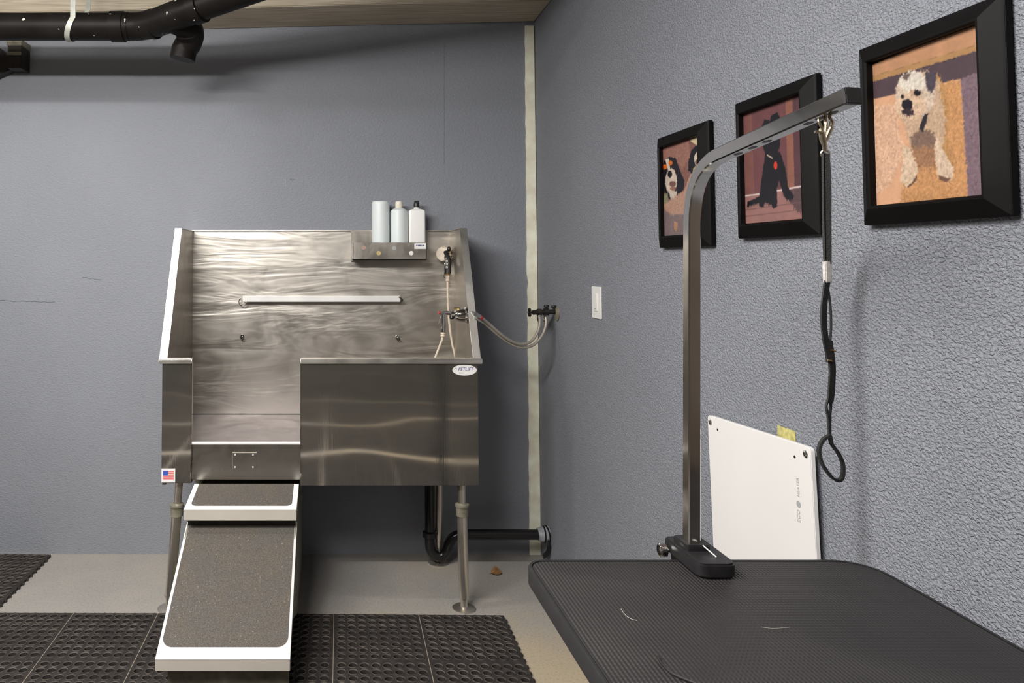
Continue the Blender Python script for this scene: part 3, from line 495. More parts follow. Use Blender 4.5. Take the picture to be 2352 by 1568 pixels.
# ------------------------------------------------------------------ supply side at the right wall
H1 = [(.6079, 2.97, 1.1833), (.6419, 2.9956, 1.1616), (.6745, 3.0211, 1.1377), (.7258, 3.0467, 1.0952), (.7724, 3.0722, 1.065), (.8216, 3.0978, 1.0473), (.8718, 3.1233, 1.0537), (.9117, 3.1489, 1.0943), (.9292, 3.1744, 1.1375), (.9332, 3.2, 1.1661)]
H2 = [(.6139, 3.0, 1.1684), (.6475, 3.0222, 1.1449), (.6796, 3.0444, 1.121), (.7304, 3.0667, 1.0803), (.7764, 3.0889, 1.0502), (.8306, 3.1111, 1.0308), (.8876, 3.1333, 1.0394), (.9325, 3.1556, 1.0785), (.9569, 3.1778, 1.1239), (.9621, 3.2, 1.1623)]
def shift(P): return [(x+(.012 if i < 1 else 0), y, z) for i, (x, y, z) in enumerate(P)]
for P, lb, red in ((H1, 'upper braided supply hose with the red band, ending at the nearer tap knob', True), (H2, 'lower braided supply hose hanging slightly below the red-banded one', False)):
    h = thing('supply_hose', lb, 'hose', P[0], 'braided hoses between tub and wall valve')
    MB().tube(spline(P, 8), .0062, 14).build('braid', M['hose'], h)
    a, b_ = Vector(P[0]), Vector(P[1]); d = (b_-a).normalized()
    MB().lathe([(.0095, -.004), (.0095, .016), (.0075, .018), (.0075, .050), (.0068, .054)], a, d, 14).build('ferrule', M['chrome'], h)
    if red: MB().lathe([(.0088, .026), (.0088, .038)], a, d, 14).build('red_band', M['red'], h)
    e = Vector(P[-1]); MB().lathe([(.0072, -.03), (.009, -.026), (.0105, -.018), (.0105, .0)], e, (0, .1, 1), 8).build('nut', M['chrome'], h)
v = thing('shutoff_valve', 'dark double shutoff valve sticking out of the right wall near the corner', 'valve', (XR, 3.2, 1.175))
DM = M['dark_metal']
MB().tube([(XR-.001, 3.2, 1.178), (.985, 3.2, 1.178), (.93, 3.2, 1.176), (.905, 3.2, 1.175)], .0105, 14).lathe([(.016, 0), (.016, .02)], (.975, 3.2, 1.177), (-1, 0, 0), 8).lathe([(.015, 0), (.015, .02)], (.945, 3.2, 1.176), (-1, 0, 0), 8).build('body', DM, v)
MB().lathe([(.034, 0), (.034, .004), (.020, .010)], (XR-.0003, 3.2, 1.172), (-1, 0, 0), 24).build('wall_flange', M['olive'], v)
for x in (.9332, .9621): MB().tube([(x, 3.2, 1.176), (x, 3.2, 1.158)], .0095, 12).build('outlet', DM, v)
MB().lathe([(.005, 0), (.005, .012), (.019, .013), (.019, .020), (.004, .022)], (.908, 3.2, 1.175), (-1, 0, 0), 16).lathe([(.005, 0), (.003, .006)], (.888, 3.2, 1.175), (-1, 0, 0), 10).build('hand_knob', DM, v)
for x, hh in ((.966, .030), (.999, .026)):
    MB().tube([(x, 3.2, 1.18), (x, 3.2, 1.18+hh*.6)], .0055, 10).lathe([(.010, 0), (.012, .006), (.009, .013)], (x, 3.2, 1.18+hh*.55), (0, 0, 1), 10).build('stop_knob', M['black_plastic'], v)
# drain
dr = thing('drain_trap', 'black plastic drain pipe with a U-bend under the tub', 'pipe', (.50, 3.36, 0))
yd = 3.37
MB().tube([(.467, yd, .54), (.467, yd, .13)], .0225, 20).build('tailpiece', M['trap'], dr)
MB().lathe([(.027, 0), (.033, .004), (.033, .026), (.026, .030)], (.467, yd, .128), (0, 0, 1), 16).build('slip_nut', M['trap'], dr)
MB().tube(spline([(.467, yd, .135), (.467, yd, .10), (.474, yd, .068), (.497, yd, .044), (.524, yd, .046), (.544, yd, .070), (.556, yd, .102), (.578, yd, .130), (.615, yd, .142), (.66, yd, .142)], 5), .023, 20).build('u_bend', M['trap'], dr)
MB().lathe([(.024, 0), (.029, .002), (.029, .03), (.024, .032)], (.60, yd, .141), (1, 0, 0), 20).build('joint_collar', M['trap'], dr)
MB().tube([(.62, yd, .142), (.985, yd, .142)], .0235, 20).build('waste_pipe', M['trap'], dr)
wf = MB().tube([(.965, yd, .142), (.985, yd, .143), (1.005, yd, .143), (XR-.0005, yd, .143)], [.028, .034, .036, .037], 20).build('wall_wrap', M['tape'], dr)
MB().torus((.992, yd, .143), .036, .004, (1, 0, 0), 24, 6).torus((1.008, yd, .143), .037, .004, (1, .1, .1), 24, 6).build('black_band', M['trap'], dr)
MB().sweep(spline([(1.004, yd-.02, .125), (1.008, yd-.03, .098), (1.000, yd-.028, .070), (.985, yd-.02, .050)]), .030, .008, (0, 1, 0)).build('loose_sleeve', M['trap'], dr)

# ================================================================== RAMP
rp = thing('dog_ramp', 'two-section ramp with grey tread and bright metal edges in front of the tub', 'ramp', (-.33, 2.6, 0))
RX0, RX1 = -.536, -.1195
def deck(name, back, frontp, lip, border, rfront, rb):
    """tilted tray: back/front (y,z) of its top edge; border (side, front)"""
    (y0, z0), (y1, z1) = back, frontp
    fr = MB().prism([(y0, z0), (y0, z0-.03), (y1+.004, z1-lip), (y1, z1-lip), (y1, z1)], 'x', RX0, RX1).build(name, M['lip'], rp, bevel=.0015)
    L = math.hypot(y1-y0, z1-z0); ny, nz = (z1-z0)/L*-1, (y1-y0)/L
    if nz < 0: ny, nz = -ny, -nz
    m = MB(); pts = rrect(RX0+border[0], RX1-border[0], border[1], L-rb, rfront, 8, [rfront, rfront, .002, .002])
    def W(x, s, h): t = 1-s/L; return (x, y0+(y1-y0)*t+ny*h, z0+(z1-z0)*t+nz*h)
    MB().add([W(x, s_, h_) for h_ in (-.0005, .0008) for x, s_ in ((RX0, -.0008), (RX1, -.0008), (RX1, L), (RX0, L))], [(0,1,2,3), (4,5,6,7), (0,1,5,4), (1,2,6,5), (2,3,7,6), (3,0,4,7)]).build('border', M['alu'], fr)  # pale sheet puts the glare on the tray's top edges into colour
    n = len(pts); m.add([W(x, s, .0006) for x, s in pts]+[W(x, s, .0024) for x, s in pts], [tuple(range(n))[::-1], tuple(range(n, 2*n))]+[(i, (i+1) % n, n+(i+1) % n, n+i) for i in range(n)])
    m.build('tread', M['grit'], fr)
    return fr
deck('upper_platform', (2.905, .5135), (2.70, .4838), .041, (.019, .028), .022, .001)
deck('ramp_board', (2.76, .4150), (2.27, .1745), .036, (.0095, .040), .034, .004)
for x in (RX0+.004, RX1-.008):
    MB().prism([(2.42, .215), (2.93, .001), (3.34, .001), (3.34, .47), (2.90, .478), (2.72, .40)], 'x', x, x+.004).build('side_panel', M['olive'], rp)
MB().box(RX0+.006, RX1-.006, 2.895, 3.335, .464, .469).build('light_block', M['olive'], rp)  # unseen sheet added to stop light leaking under the sill
MB().box(RX0+.006, RX1-.006, 2.745, 2.75, .30, .46).build('riser', M['dark_metal'], rp)
MB().prism([(2.325, 0.0155), (2.345, .0155), (2.345, .175), (2.325, .165)], 'x', -.509, -.1265).build('front_support', M['olive'], rp)

# ================================================================== FLOOR MATS
MOD, HN = .3335, 8
def mat_module(nx, ny, x0, y0, rot, name, label, seams=True):
    """perforated slab: a square cell with a round hole, repeated; hole rims stand a little proud"""
    t = .0125; mg = .009; p = (MOD-2*mg)/HN; rh = .0146; K = 12
    m = MB(); ca, sa = math.cos(rot), math.sin(rot)
    def T(x, y, z): return (x0+x*ca-y*sa, y0+x*sa+y*ca, z)
    sq = []
    for k in range(K):
        a = 2*math.pi*(k+.5)/K; c, s_ = math.cos(a), math.sin(a); d = max(abs(c), abs(s_)); sq.append((c/d*p/2, s_/d*p/2))
    sq = [(math.copysign(p/2, x) if abs(abs(x)-abs(y)) < .25*p/2 else x, math.copysign(p/2, y) if abs(abs(x)-abs(y)) < .25*p/2 else y) for x, y in sq]
    for i in range(nx):
        for j in range(ny):
            ox, oy = i*MOD, j*MOD
            for (a0, a1, b0, b1) in ((0, MOD, 0, mg), (0, MOD, MOD-mg, MOD), (0, mg, mg, MOD-mg), (MOD-mg, MOD, mg, MOD-mg)):
                m.add([T(ox+a0, oy+b0, t), T(ox+a1, oy+b0, t), T(ox+a1, oy+b1, t), T(ox+a0, oy+b1, t)], [(0, 1, 2, 3)])
            for hx in range(HN):
                for hy in range(HN):
                    cx, cy = ox+mg+p*(hx+.5), oy+mg+p*(hy+.5)
                    V = []; 
                    for k in range(K):
                        a = 2*math.pi*(k+.5)/K; c, s_ = math.cos(a), math.sin(a)
                        V += [T(cx+sq[k][0], cy+sq[k][1], t), T(cx+rh*1.18*c, cy+rh*1.18*s_, t), T(cx+rh*1.09*c, cy+rh*1.09*s_, t+.0034), T(cx+rh*.98*c, cy+rh*.98*s_, t+.0008), T(cx+rh*.95*c, cy+rh*.92*s_, .0008)]
                    F = []
                    for k in range(K):
                        a, b = k*5, ((k+1) % K)*5
                        F += [(a+q, b+q, b+q+1, a+q+1) for q in range(4)]
                    F.append(tuple(k*5+4 for k in range(K)))  # added bottom face stands in for the shade inside an open hole
                    m.add(V, F)
    WX, WY = nx*MOD, ny*MOD
    for (a, b) in (((0, 0), (WX, 0)), ((WX, 0), (WX, WY)), ((WX, WY), (0, WY)), ((0, WY), (0, 0))):
        m.add([T(*a, .0005), T(*b, .0005), T(*b, t), T(*a, t)], [(0, 1, 2, 3)])
    # scalloped connector nubs on the outer edges
    for q in range(int(WX/.0395)): 
        c = .02+q*.0395; m.lathe([(.007, 0), (.0065, .009), (.003, .0105)], T(c, WY+.001, .001), (0, 0, 1), 8)
    for q in range(int(WY/.0395)):
        c = .02+q*.0395; m.lathe([(.007, 0), (.0065, .009), (.003, .0105)], T(WX+.001, c, .001), (0, 0, 1), 8)
    o = m.build(name, M['rubber_mat'], None, smooth=0); tag(o, label, 'mat', 'perforated rubber mats on the floor')
    if seams:
        for i in range(1, nx):
            MB().add([T(i*MOD-.0011, 0, t+.0006), T(i*MOD+.0011, 0, t+.0006), T(i*MOD+.0011, WY, t+.0006), T(i*MOD-.0011, WY, t+.0006)], [(0, 1, 2, 3)]).build('seam', M['rust'], o)
    return o
mat_module(3, 3, -.3285, 1.897, R(-.9), 'drainage_mat', 'black perforated rubber mat to the right of the ramp')
mat_module(3, 3, -1.347, 1.902, R(-.3), 'drainage_mat', 'black perforated rubber mat on the floor left of the ramp')
mat_module(3, 2, -2.3386, 2.8307, R(-1.8), 'drainage_mat', 'black perforated rubber mat lying along the back wall at far left', False)
# the rest of the mats run on towards the camera and behind it; the tub's front mirrors the gaps between them
for src in [o for o in COL.objects if o.name in ('drainage_mat', 'drainage_mat.001')]:
    for k, dx in [(k, dx) for k in range(1, 5) for dx in ((.29,) if not src.name.endswith('1') else (.294, -.735))]:
        c = src.copy(); COL.objects.link(c)
        c.location = (dx, .02-1.150*k+random.uniform(-.006, .006), 0)
        tag(c, 'black perforated rubber mat lying nearer than the frame, mirrored in the tub front', 'mat', 'rubber mats nearer than the frame')
        for ch in src.children: d = ch.copy(); COL.objects.link(d); d.parent = c
lf_ = thing('dry_leaf', 'curled brown dry leaf on the floor by the right tub leg', 'leaf', (.752, 3.283, 0))
m = MB(); vs = []; 
for i in range(9):
    u = i/8; wd = .020*math.sin(math.pi*min(1, u*1.02+.02))**.8+.001
    for j in range(5):
        s_ = j/4*2-1; vs.append((.728+.05*u, 3.283+s_*wd, .002+.020*(s_*.5+.5)**1.5*math.sin(math.pi*u)+.004*abs(s_)))
m.add(vs, [(i*5+j, (i+1)*5+j, (i+1)*5+j+1, i*5+j+1) for i in range(8) for j in range(4)])
m.build('blade', M['leaf'], lf_, smooth=80)
MB().tube([(.728, 3.283, .003), (.718, 3.280, .002)], .0008, 6).build('stem', M['leaf'], lf_)

# ================================================================== OVERHEAD PIPE
pp = thing('overhead_pipe', 'thick black overhead drain pipe under the ceiling beam, top left', 'pipe', (-1.2, 2.95, 2.38))
yp, zp, rp_ = 2.955, 2.378, .0565
MB().tube([(XL+.001, yp, zp), (-.86, yp, zp)], rp_, 28).build('straight_run', M['pipe'], pp)
MB().lathe([(rp_, 0), (.063, .001), (.063, .055), (.0585, .057), (.0585, .075)], (-.905, yp, zp), (1, 0, 0), 28).build('coupling', M['pipe'], pp)
MB().tube(spline([(-.87, yp, zp), (-.79, yp, zp+.001), (-.72, yp-.03, zp+.004), (-.66, 2.886, zp+.009), (-.60, 2.848, zp+.016), (-.50, 2.796, zp+.030)]), .0575, 28).lathe([(.0575, 0), (.064, .002), (.064, .045), (.0575, .047)], (-.540, 2.815, zp+.024), (.257, -.119, .04), 28).lathe([(.0575, 0), (.0615, .002), (.0615, .018), (.0575, .020)], (-.735, 2.938, zp+.003), (.9, -.4, .04), 28).build('angled_fitting', M['pipe'], pp)
MB().tube([(-.53, 2.809, zp+.026), (.985, 2.107, zp+.262)], .0565, 28).build('angled_run', M['pipe'], pp)
br = MB().tube(spline([(-.64, 2.88, zp+.005), (-.585, 2.945, zp-.004), (-.578, 2.985, zp-.022), (-.592, 3.01, zp-.05), (-.612, 3.02, zp-.075), (-.622, 3.022, zp-.118)]), .0535, 28).lathe([(.0535, 0), (.059, .002), (.059, .03), (.0535, .032)], (-.587, 2.95, zp-.004), (.1, .95, -.35), 28).build('branch_elbow', M['pipe'], pp)
st = thing('pipe_strap', 'pale hanger strap looped around the black overhead pipe', 'strap', (-1.05, yp, zp))
sp_ = [(-1.020, yp+.068, HZ-.001), (-1.025, yp+.066, zp+.10)]
for a in np.linspace(20, -200, 18): sp_.append((-1.055+.03*math.sin(R(a))*.9, yp+.060*math.cos(R(a)), zp+.060*math.sin(R(a))))
sp_ += [(-1.045, yp-.058, zp+.10), (-1.030, yp-.035, HZ-.001)]
MB().sweep(sp_, .021, .0022, (1, 0, 0)).build('band', M['strap_mat'], st)
bk = thing('pipe_bracket', 'dark metal wall bracket under the overhead pipe at the left edge', 'bracket', (-1.53, YW, 2.39))
MB().box(-1.537, -1.470, 3.40, YW-.0005, 2.325, 2.432).build('plate', M['dark_metal'], bk, bevel=.002)
MB().box(-1.540, -1.468, 3.395, YW-.0005, 2.432, 2.464).build('top_clip', M['olive'], bk, bevel=.002)
MB().box(-1.536, -1.471, 3.394, 3.402, 2.386, 2.400).build('clip_band', M['olive'], bk)
MB().prism([(-1.80, 2.44), (-1.80, 2.27), (-1.62, 2.292), (-1.537, 2.33), (-1.537, 2.37), (-1.60, 2.44)], 'y', 3.44, YW-.0005).build('arm', M['dark_metal'], bk, bevel=.003)

# ================================================================== RIGHT WALL
def switch():
    t = thing('light_switch', 'white rocker light switch on the right wall near the corner', 'light switch', (XR, 2.72, 1.247))
    y0, y1, z0, z1 = 2.675, 2.765, 1.187, 1.307
    MB().prism(rrect(y0, y1, z0, z1, .004, 3), 'x', XR-.0062, XR-.0004).build('cover_plate', M['white_gloss'], t, bevel=.0012)
    MB().prism(rrect(2.703, 2.737, 1.214, 1.281, .002, 2), 'x', XR-.0095, XR-.006).build('rocker', M['white_gloss'], t, bevel=.001)
    MB().box(XR-.0100, XR-.0094, 2.713, 2.729, 1.2215, 1.2245).build('indicator', M['ink_grey'], t)
switch()
def heater():
    t = thing('wall_heater', 'plain white flat heater panel on the right wall behind the table', 'heater', (XR-.006, 1.70, .71))
    a = R(2.55); ca, sa = math.cos(a), math.sin(a); cy, cz = 1.7014, 1.0101
    def Q(dy, dz): return (cy+dy*ca+dz*sa, cz-dy*sa+dz*ca)     # dy: towards corner, dz: up, origin mid top edge
    out = [Q(y, z) for y, z in rrect(-.202, .202, -.600, 0, .010, 5)]
    MB().prism(out, 'x', XR-.021, XR-.011).build('panel', M['white'], t, bevel=.0012)
    for dy, big in ((-.187, 1), (.188, 1)):
        y, z = Q(dy, -.016); s = MB().lathe([(.0078, 0), (.0078, .0015), (.0052, .0032), (.0005, .0036)], (XR-.0208, y, z), (-1, 0, 0), 18).build('mounting_screw', M['chrome'], t)
        MB().tube([(XR-.012, y, z), (XR-.0004, y, z)], .006, 10).build('standoff', M['white'], t)
    for dy in (-.150, .155):
        y, z = Q(dy, -.030); MB().lathe([(.0036, 0), (.0030, .0008)], (XR-.0209, y, z), (-1, 0, 0), 12).build('small_screw', M['dark_metal'], t)
    rot = Matrix(((0, 0, -1), (0, -1, 0), (-1, 0, 0)))   # x up wall, facing -X
    rot = Matrix(((0, 0, -1), (0, 1, 0), (1, 0, 0)))
    y, z = Q(-.155, -.121); 
    rm = Matrix.Rotation(-a, 3, 'X') @ rot
    text('lettering', 'ECO', .013, M['ink_grey'], (XR-.0213, y, z-.030), rm, t)
    text('lettering', 'HEATER', .011, M['ink_grey'], (XR-.0213, y, z+.030), rm, t)
    MB().lathe([(.0072, 0), (.0072, .0004), (.003, .0005)], (XR-.0209, y, z-.006), (-1, 0, 0), 20).build('emblem', M['ink_grey'], t)
heater()
tag(MB().box(XR-.0010, XR-.0002, 1.578, 1.64, .985, 1.034).build('tape_patch', M['yellow_tape'], None), 'yellowish tape remnant on the wall above the white heater panel', 'tape')

# ---- framed photographs
def pip(px, py, poly):
    inside = np.zeros(px.shape, bool); n = len(poly); j = n-1
    for i in range(n):
        xi, yi = poly[i]; xj, yj = poly[j]
        c = ((yi > py) != (yj > py)) & (px < (xj-xi)*(py-yi)/((yj-yi) if yj != yi else 1e-9)+xi)
        inside ^= c; j = i
    return inside
def smooth_noise(rs, h, w_, cells, aniso=1):
    g = rs.rand(cells+2, int(cells*aniso)+2)
    y = np.linspace(0, cells, h); x = np.linspace(0, g.shape[1]-2, w_)
    yi = y.astype(int); xi = x.astype(int); fy = (y-yi)[:, None]; fx = (x-xi)[None, :]
    yi = np.minimum(yi, g.shape[0]-2); xi = np.minimum(xi, g.shape[1]-2)
    return (g[yi][:, xi]*(1-fy)*(1-fx)+g[yi+1][:, xi]*fy*(1-fx)+g[yi][:, xi+1]*(1-fy)*fx+g[yi+1][:, xi+1]*fy*fx)*2-1
def paint(key, w_=208, h=260):
    rs = np.random.RandomState(5)
    V, U = np.meshgrid(np.linspace(0, 1, h), np.linspace(0, 1, w_), indexing='ij')
    n1 = smooth_noise(rs, h, w_, 110, .8); n2 = smooth_noise(rs, h, w_, 110, .8); f1 = smooth_noise(rs, h, w_, 128, .45); f2 = smooth_noise(rs, h, w_, 14)
    img = np.zeros((h, w_, 3))
    for _, col, fur, poly in ART[key]:
        cov = np.zeros((h, w_))
        for du, dv in ((-.3, -.3), (.3, -.3), (-.3, .3), (.3, .3)):
            cov += pip(U+n1*fur*.55+du/w_, V+n2*fur*.7+dv/h, poly)
        cov = (cov/4)[..., None]
        c = np.array(col, float)/255
        tex = 1+.04*f2+(.12 if fur > .011 else .03)*f1
        img = img*(1-cov)+np.clip(c*tex[..., None], 0, 1)*cov
        if fur > .011:                           # short brush strokes: hair, woven mat, rug
            ys, xs = np.nonzero(cov[..., 0] > .5)
            for q in rs.randint(0, len(ys), int(len(ys)*.16)):
                ang = rs.normal(-1.5, .5); ln = rs.randint(3, 8); k = rs.uniform(.72, 1.16)
                for e in range(ln):
                    jy, jx = int(ys[q]+math.sin(ang)*e), int(xs[q]+math.cos(ang)*e)
                    if 0 <= jy < h and 0 <= jx < w_: img[jy, jx] = .35*img[jy, jx]+.65*np.clip(c*k, 0, 1)
    k = np.pad(img, ((1, 1), (1, 1), (0, 0)), 'edge'); img = .36*img+.12*(k[:-2, 1:-1]+k[2:, 1:-1]+k[1:-1, :-2]+k[1:-1, 2:])+.04*(k[:-2, :-2]+k[:-2, 2:]+k[2:, :-2]+k[2:, 2:])
    lin = np.where(img <= .04045, img/12.92, ((img+.055)/1.055)**2.4)
    return lin*.61, w_, h
def picture(key, yc, zc, label, roll=0):
    """frame hung on the right wall; seen from the room +u runs towards the camera"""
    t = thing('picture_frame', label, 'picture', (XR, yc, zc), 'black framed dog photographs on the right wall')
    W2, H2, iw, ih = .1455, .1655, .1115, .1315
    prof = [(0, .004), (0, .015), (.003, .0175), (.028, .031), (.0315, .031), (.034, .028), (.034, .004)]   # (inset, off wall)
    cr, sr = math.cos(R(roll)), math.sin(R(roll))
    vs = []; fs = []
    for (sy, sz) in ((-1, -1), (1, -1), (1, 1), (-1, 1)):
        for ins, off in prof:
            a, b = sy*(W2-ins), sz*(H2-ins); vs.append((XR-off, yc+a*cr-b*sr, zc+a*sr+b*cr))
    n = len(prof)
    for c in range(4):
        for k in range(n): fs.append((c*n+k, c*n+(k+1) % n, ((c+1) % 4)*n+(k+1) % n, ((c+1) % 4)*n+k))
    MB().add(vs, fs).build('moulding', M['frame'], t, smooth=25, bevel=.0006)
    MB().box(XR-.0155, XR-.0005, yc-W2+.02, yc+W2-.02, zc-H2+.02, zc+H2-.02).build('backing', M['frame'], t)
    lin, w_, h = paint(key)
    off = Vector(parent_world(t)); vs = []
    for j in range(h):
        for i in range(w_):
            a = -(i/(w_-1)*2-1)*iw; b = (j/(h-1)*2-1)*ih          # u = 0 at the far (corner) side
            vs.append(tuple(Vector((XR-.0165, yc+a*cr-b*sr, zc+a*sr+b*cr))-off))
    fs = [(j*w_+i, j*w_+i+1, (j+1)*w_+i+1, (j+1)*w_+i) for j in range(h-1) for i in range(w_-1)]
    me = bpy.data.meshes.new('photograph'); me.from_pydata(vs, [], fs)
    at = me.color_attributes.new('Print', 'FLOAT_COLOR', 'POINT')
    buf = np.ones((h*w_, 4), np.float32); buf[:, :3] = lin.reshape(-1, 3); at.data.foreach_set('color', buf.ravel())
    me.materials.append(M['photo']); o = bpy.data.objects.new('photograph', me); COL.objects.link(o); o.parent = t
    return t
picture('terrier', 1.194, 1.636, 'black framed photo of a cream terrier sitting on a pale floor', 0)
picture('black', 1.606, 1.624, 'black framed photo of a black dog with a red tag, behind the steel arm', 0)
picture('spaniels', 2.023, 1.609, 'black framed photo of two black and white spaniels, nearest the corner', 0)

# ================================================================== GROOMING TABLE
tb = thing('grooming_table', 'black ribbed-rubber grooming table in the right foreground', 'table', (.67, .90, 0))
X0, X1, Y0, Y1, ZT = .3585, .985, .42, 1.345, .855
rs_ = [.05, .05, .06, .03]
MB().prism(rrect(X0+.006, X1-.006, Y0+.006, Y1-.006, .05, 8, rs_), 'z', ZT-.022, ZT).build('rubber_top', M['table'], tb, bevel=.002)
ed = MB(); o_ = rrect(X0, X1, Y0, Y1, .05, 8, [.055, .055, .065, .035]); i_ = rrect(X0+.006, X1-.006, Y0+.006, Y1-.006, .05, 8, rs_)
n = len(o_); vs = [(x, y, ZT-.030) for x, y in o_]+[(x, y, ZT-.002) for x, y in o_]+[(x+(a-x)*.35, y+(b-y)*.35, ZT+.0012) for (x, y), (a, b) in zip(o_, i_)]+[(x, y, ZT+.0008) for x, y in i_]+[(x, y, ZT-.030) for x, y in i_]
fs = [(q*n+i, q*n+(i+1) % n, ((q+1) % 5)*n+(i+1) % n, ((q+1) % 5)*n+i) for q in range(5) for i in range(n)]
ed.add(vs, fs).build('edge_trim', M['table_edge'], tb)
MB().box(.53, .93, .56, 1.24, ZT-.055, ZT-.031).build('under_frame', M['dark_metal'], tb, bevel=.004)
for lx in (.545, .93):
    for ly in (.57, 1.225): MB().tube([(lx, ly, .0165), (lx, ly, ZT-.05)], .0125, 14).build('leg', M['dark_metal'], tb)
# hairs
for nm, pts, r, mt, lb in (('dog_hair', [(.4572, 1.019, .8565), (.4536, 1.001, .8568), (.457, .9774, .8565), (.4731, .9577, .8568), (.485, .945, .8566)], .0019, 'strand_dark', 'curved dark clump of dog hair on the black table'),
        ('dog_hair', [(.461, 1.1566, .8562), (.4602, 1.1343, .8564), (.4645, 1.124, .8562), (.4712, 1.1195, .8562)], .00035, 'strand_pale', 'thin pale curl of dog hair on the left of the black table'),
        ('dog_hair', [(.648, 1.10, .8562), (.664, 1.096, .8563), (.690, 1.099, .8562)], .00025, 'strand_pale', 'fine pale hair on the middle of the black table')):
    tag(MB().tube(spline(pts), r, 6).build(nm, M[mt], None), lb, 'dog hair', 'loose hairs on the table')

# ---- grooming arm
ar = thing('grooming_post', 'bent square steel grooming post clamped to the back of the black table', 'grooming post', (.67, 1.33, ZT))
p0, p1 = Vector((.6655, 1.340, .868)), Vector((.677, 1.337, 1.475))
e0, e1 = Vector((.6865, 1.245, 1.5905)), Vector((.7140, .975, 1.6290))
path = [p0, p0.lerp(p1, .5), p1]
corner = Vector((.679, 1.335, 1.578))
for k in range(1, 14):
    t = k/14; path.append(p1*(1-t)**2+corner*2*t*(1-t)+e0*t*t)
path += [e0, e0.lerp(e1, .5), e1]
MB().sweep(path, .0230, .0230, (1, .02, 0), .002).build('square_tube', M['arm'], ar, smooth=30)
ax = (e1-e0).normalized(); sd = (Vector((1, .02, 0))-ax*Vector((1, .02, 0)).dot(ax)).normalized(); up = sd.cross(ax)
up = up if up.z > 0 else -up
MB().sweep([e1-ax*.001, e1+ax*.006], .0236, .0236, sd).build('end_cap', M['black_plastic'], ar, bevel=.001)
for s in (.10, .26, .41, .80, .90, 1.0):
    c = e0.lerp(e1, s*.82+.06)-up*.01145
    MB().prism([(math.cos(t)*.0052, math.sin(t)*.0085) for t in np.linspace(0, 2*math.pi, 20, endpoint=False)], 'z', -.0002, .0002)
    m = MB(); ring = [c+sd*(math.cos(t)*.0055)+ax*(math.sin(t)*.0085) for t in np.linspace(0, 2*math.pi, 20, endpoint=False)]
    m.add([tuple(q-up*.0003) for q in ring]+[tuple(q+up*.0002) for q in ring], [tuple(range(20)), tuple(range(20, 40))[::-1]]+[(i, (i+1) % 20, 20+(i+1) % 20, 20+i) for i in range(20)])
    m.build('hole_shade', M['black_plastic'], ar)  # dark disc stands in for the shaded inside of an arm hole
cp = MB().prism(rrect(.6385, .7085, 1.262, 1.392, .012, 5, [.018, .018, .008, .008]), 'z', ZT+.0015, ZT+.026).build('clamp_foot', M['black_plastic'], ar, bevel=.003)
MB().prism(rrect(.646, .690, 1.318, 1.372, .006, 3), 'z', ZT+.024, ZT+.036).build('socket', M['black_plastic'], cp, bevel=.002)
MB().box(.650, .696, 1.350, 1.390, ZT-.06, ZT+.004).box(.650, .696, 1.30, 1.352, ZT-.06, ZT-.042).build('clamp_jaw', M['black_plastic'], ar, bevel=.002)
MB().tube([(.652, 1.376, .8605), (.634, 1.376, .8605)], .004, 10).lathe([(.006, 0), (.0125, .002), (.0125, .012), (.010, .014), (.0005, .0145)], (.636, 1.376, .8605), (-1, 0, 0), 12).build('clamp_knob', M['chrome'], ar)
MB().tube([(.6755, 1.318, .8915), (.6845, 1.290, .8822)], .0012, 6).build('guide_line', M['alu'], cp)

# ---- leash
ls = thing('grooming_loop', 'black webbing grooming leash hanging from the steel arm', 'leash', (.7085, 1.02, 1.60))
yl = 1.02
NK = M['nickel']
ck = MB()
ck.tube(spline([(.7008, yl, 1.6085), (.6995, yl-.002, 1.6035), (.7015, yl-.003, 1.5965), (.7040, yl-.002, 1.5930)]), .0019, 8)          # small link
ck.tube(spline([(.7180, yl+.003, 1.6105), (.7195, yl, 1.6040), (.7165, yl-.002, 1.5945), (.7125, yl-.002, 1.5860), (.7090, yl-.001, 1.5760)]), [.0022]*6+[.0030]*6+[.0036]*6+[.0032]*7, 12)
ck.tube(spline([(.7120, yl+.004, 1.6105), (.7128, yl+.003, 1.6020), (.7105, yl+.001, 1.5920), (.7080, yl, 1.5820)]), .0026, 10)
ck.tube([(.7035, yl, 1.5935), (.7045, yl, 1.5870), (.7062, yl, 1.5780), (.7078, yl, 1.5700), (.7083, yl, 1.5610)], [.0030, .0042, .0046, .0034, .0030], 12)
ck.tube([(.7050, yl-.003, 1.5875), (.6925, yl-.003, 1.5882)], .0019, 8)
ck.torus((.7084, yl, 1.5575), .0048, .0016, (.4, 1, 0), 18, 6)
ck.build('snap_clip', NK, ls)
wb = M['webbing']
MB().sweep(spline([(.7068, yl, 1.558), (.7072, yl+.002, 1.51), (.7062, yl+.002, 1.46), (.7058, yl+.001, 1.40)]), .0066, .0032, (1, .5, 0)).sweep(spline([(.7098, yl-.002, 1.557), (.7100, yl-.003, 1.51), (.7094, yl-.002, 1.46), (.7080, yl-.002, 1.40)]), .0062, .0030, (1, -.4, 0)).build('upper_strap', wb, ls)
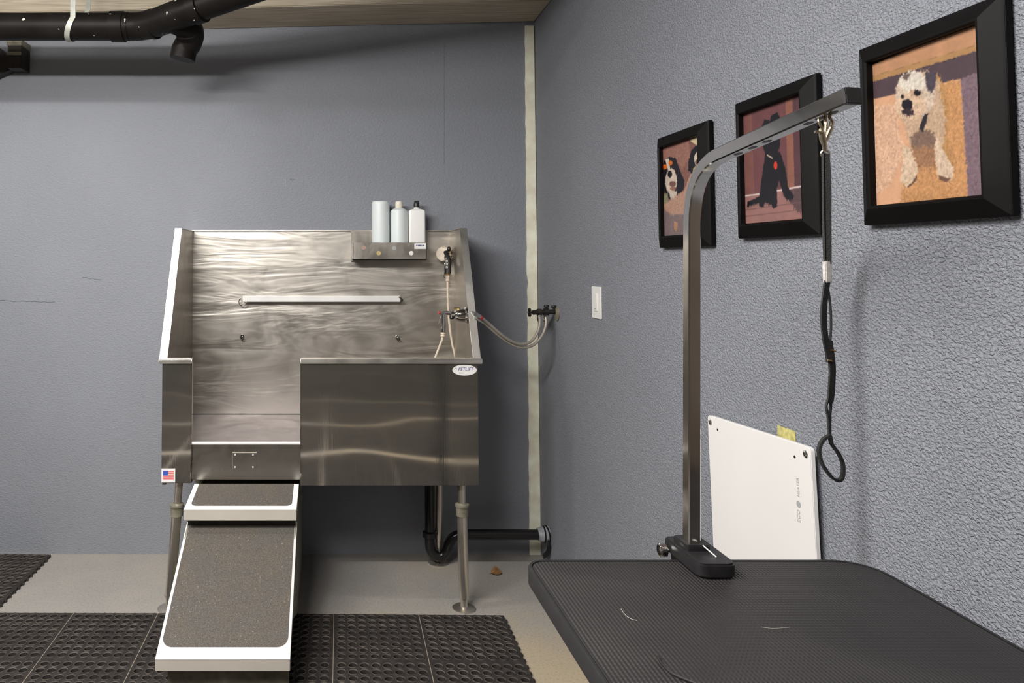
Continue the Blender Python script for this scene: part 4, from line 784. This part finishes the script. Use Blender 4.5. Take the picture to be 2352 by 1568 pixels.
MB().sweep([(.7066, yl, 1.4045), (.7068, yl, 1.3735)], .0088, .0078, (1, 0, 0)).build('sewn_band', plain('silver keeper', sl(198, 192, 188), .5, .2, .2, 300), ls, bevel=.001)
MB().sweep(spline([(.7062, yl, 1.376), (.6996, yl-.002, 1.3424), (.6985, yl-.002, 1.3148), (.7010, yl-.002, 1.2903), (.7065, yl, 1.2700)]), .0102, .0024, (1, .35, 0)).sweep(spline([(.7074, yl+.002, 1.376), (.7125, yl+.004, 1.3424), (.7130, yl+.004, 1.3148), (.7105, yl+.003, 1.2903), (.7085, yl+.001, 1.2700)]), .0042, .0024, (1, 1, 0)).build('adjuster_loop', wb, ls)
MB().sweep([(.7045, yl-.001, 1.292), (.7075, yl-.001, 1.262)], .0105, .0045, (1, 0, 0)).build('slide_lock', wb, ls)
MB().tube([(.7060, yl-.004, 1.2795), (.7130, yl-.004, 1.2775)], .0011, 8).tube([(.7015, yl-.004, 1.2655), (.7075, yl-.004, 1.2638)], .0011, 8).build('buckle', M['brass'], ls)
MB().sweep(spline([(.7085, yl, 1.272), (.7100, yl, 1.2506), (.7072, yl, 1.2171), (.7050, yl, 1.2049)]), .0108, .0026, (1, .3, 0)).build('middle_strap', wb, ls)
MB().sweep(spline([(.7046, yl, 1.212), (.7002, yl, 1.2010), (.7020, yl, 1.1867), (.7035, yl, 1.156)]), .0032, .0024, (1, .5, 0)).sweep(spline([(.7066, yl+.001, 1.214), (.7080, yl+.002, 1.2019), (.7064, yl+.002, 1.1867), (.7048, yl+.001, 1.156)]), .0036, .0024, (1, .5, 0)).build('doubled_strap', wb, ls)
MB().sweep(spline([(.7040, yl, 1.1600), (.6935, yl, 1.1525), (.6868, yl-.002, 1.1383), (.6902, yl-.004, 1.1202), (.7015, yl-.005, 1.1035), (.7121, yl-.004, 1.0985), (.7190, yl-.002, 1.1051), (.7210, yl, 1.1202), (.7150, yl, 1.1353), (.7065, yl, 1.1474), (.7040, yl, 1.1600)], 8), .0066, .0036, (.2, 1, 0)).build('neck_loop', wb, ls)
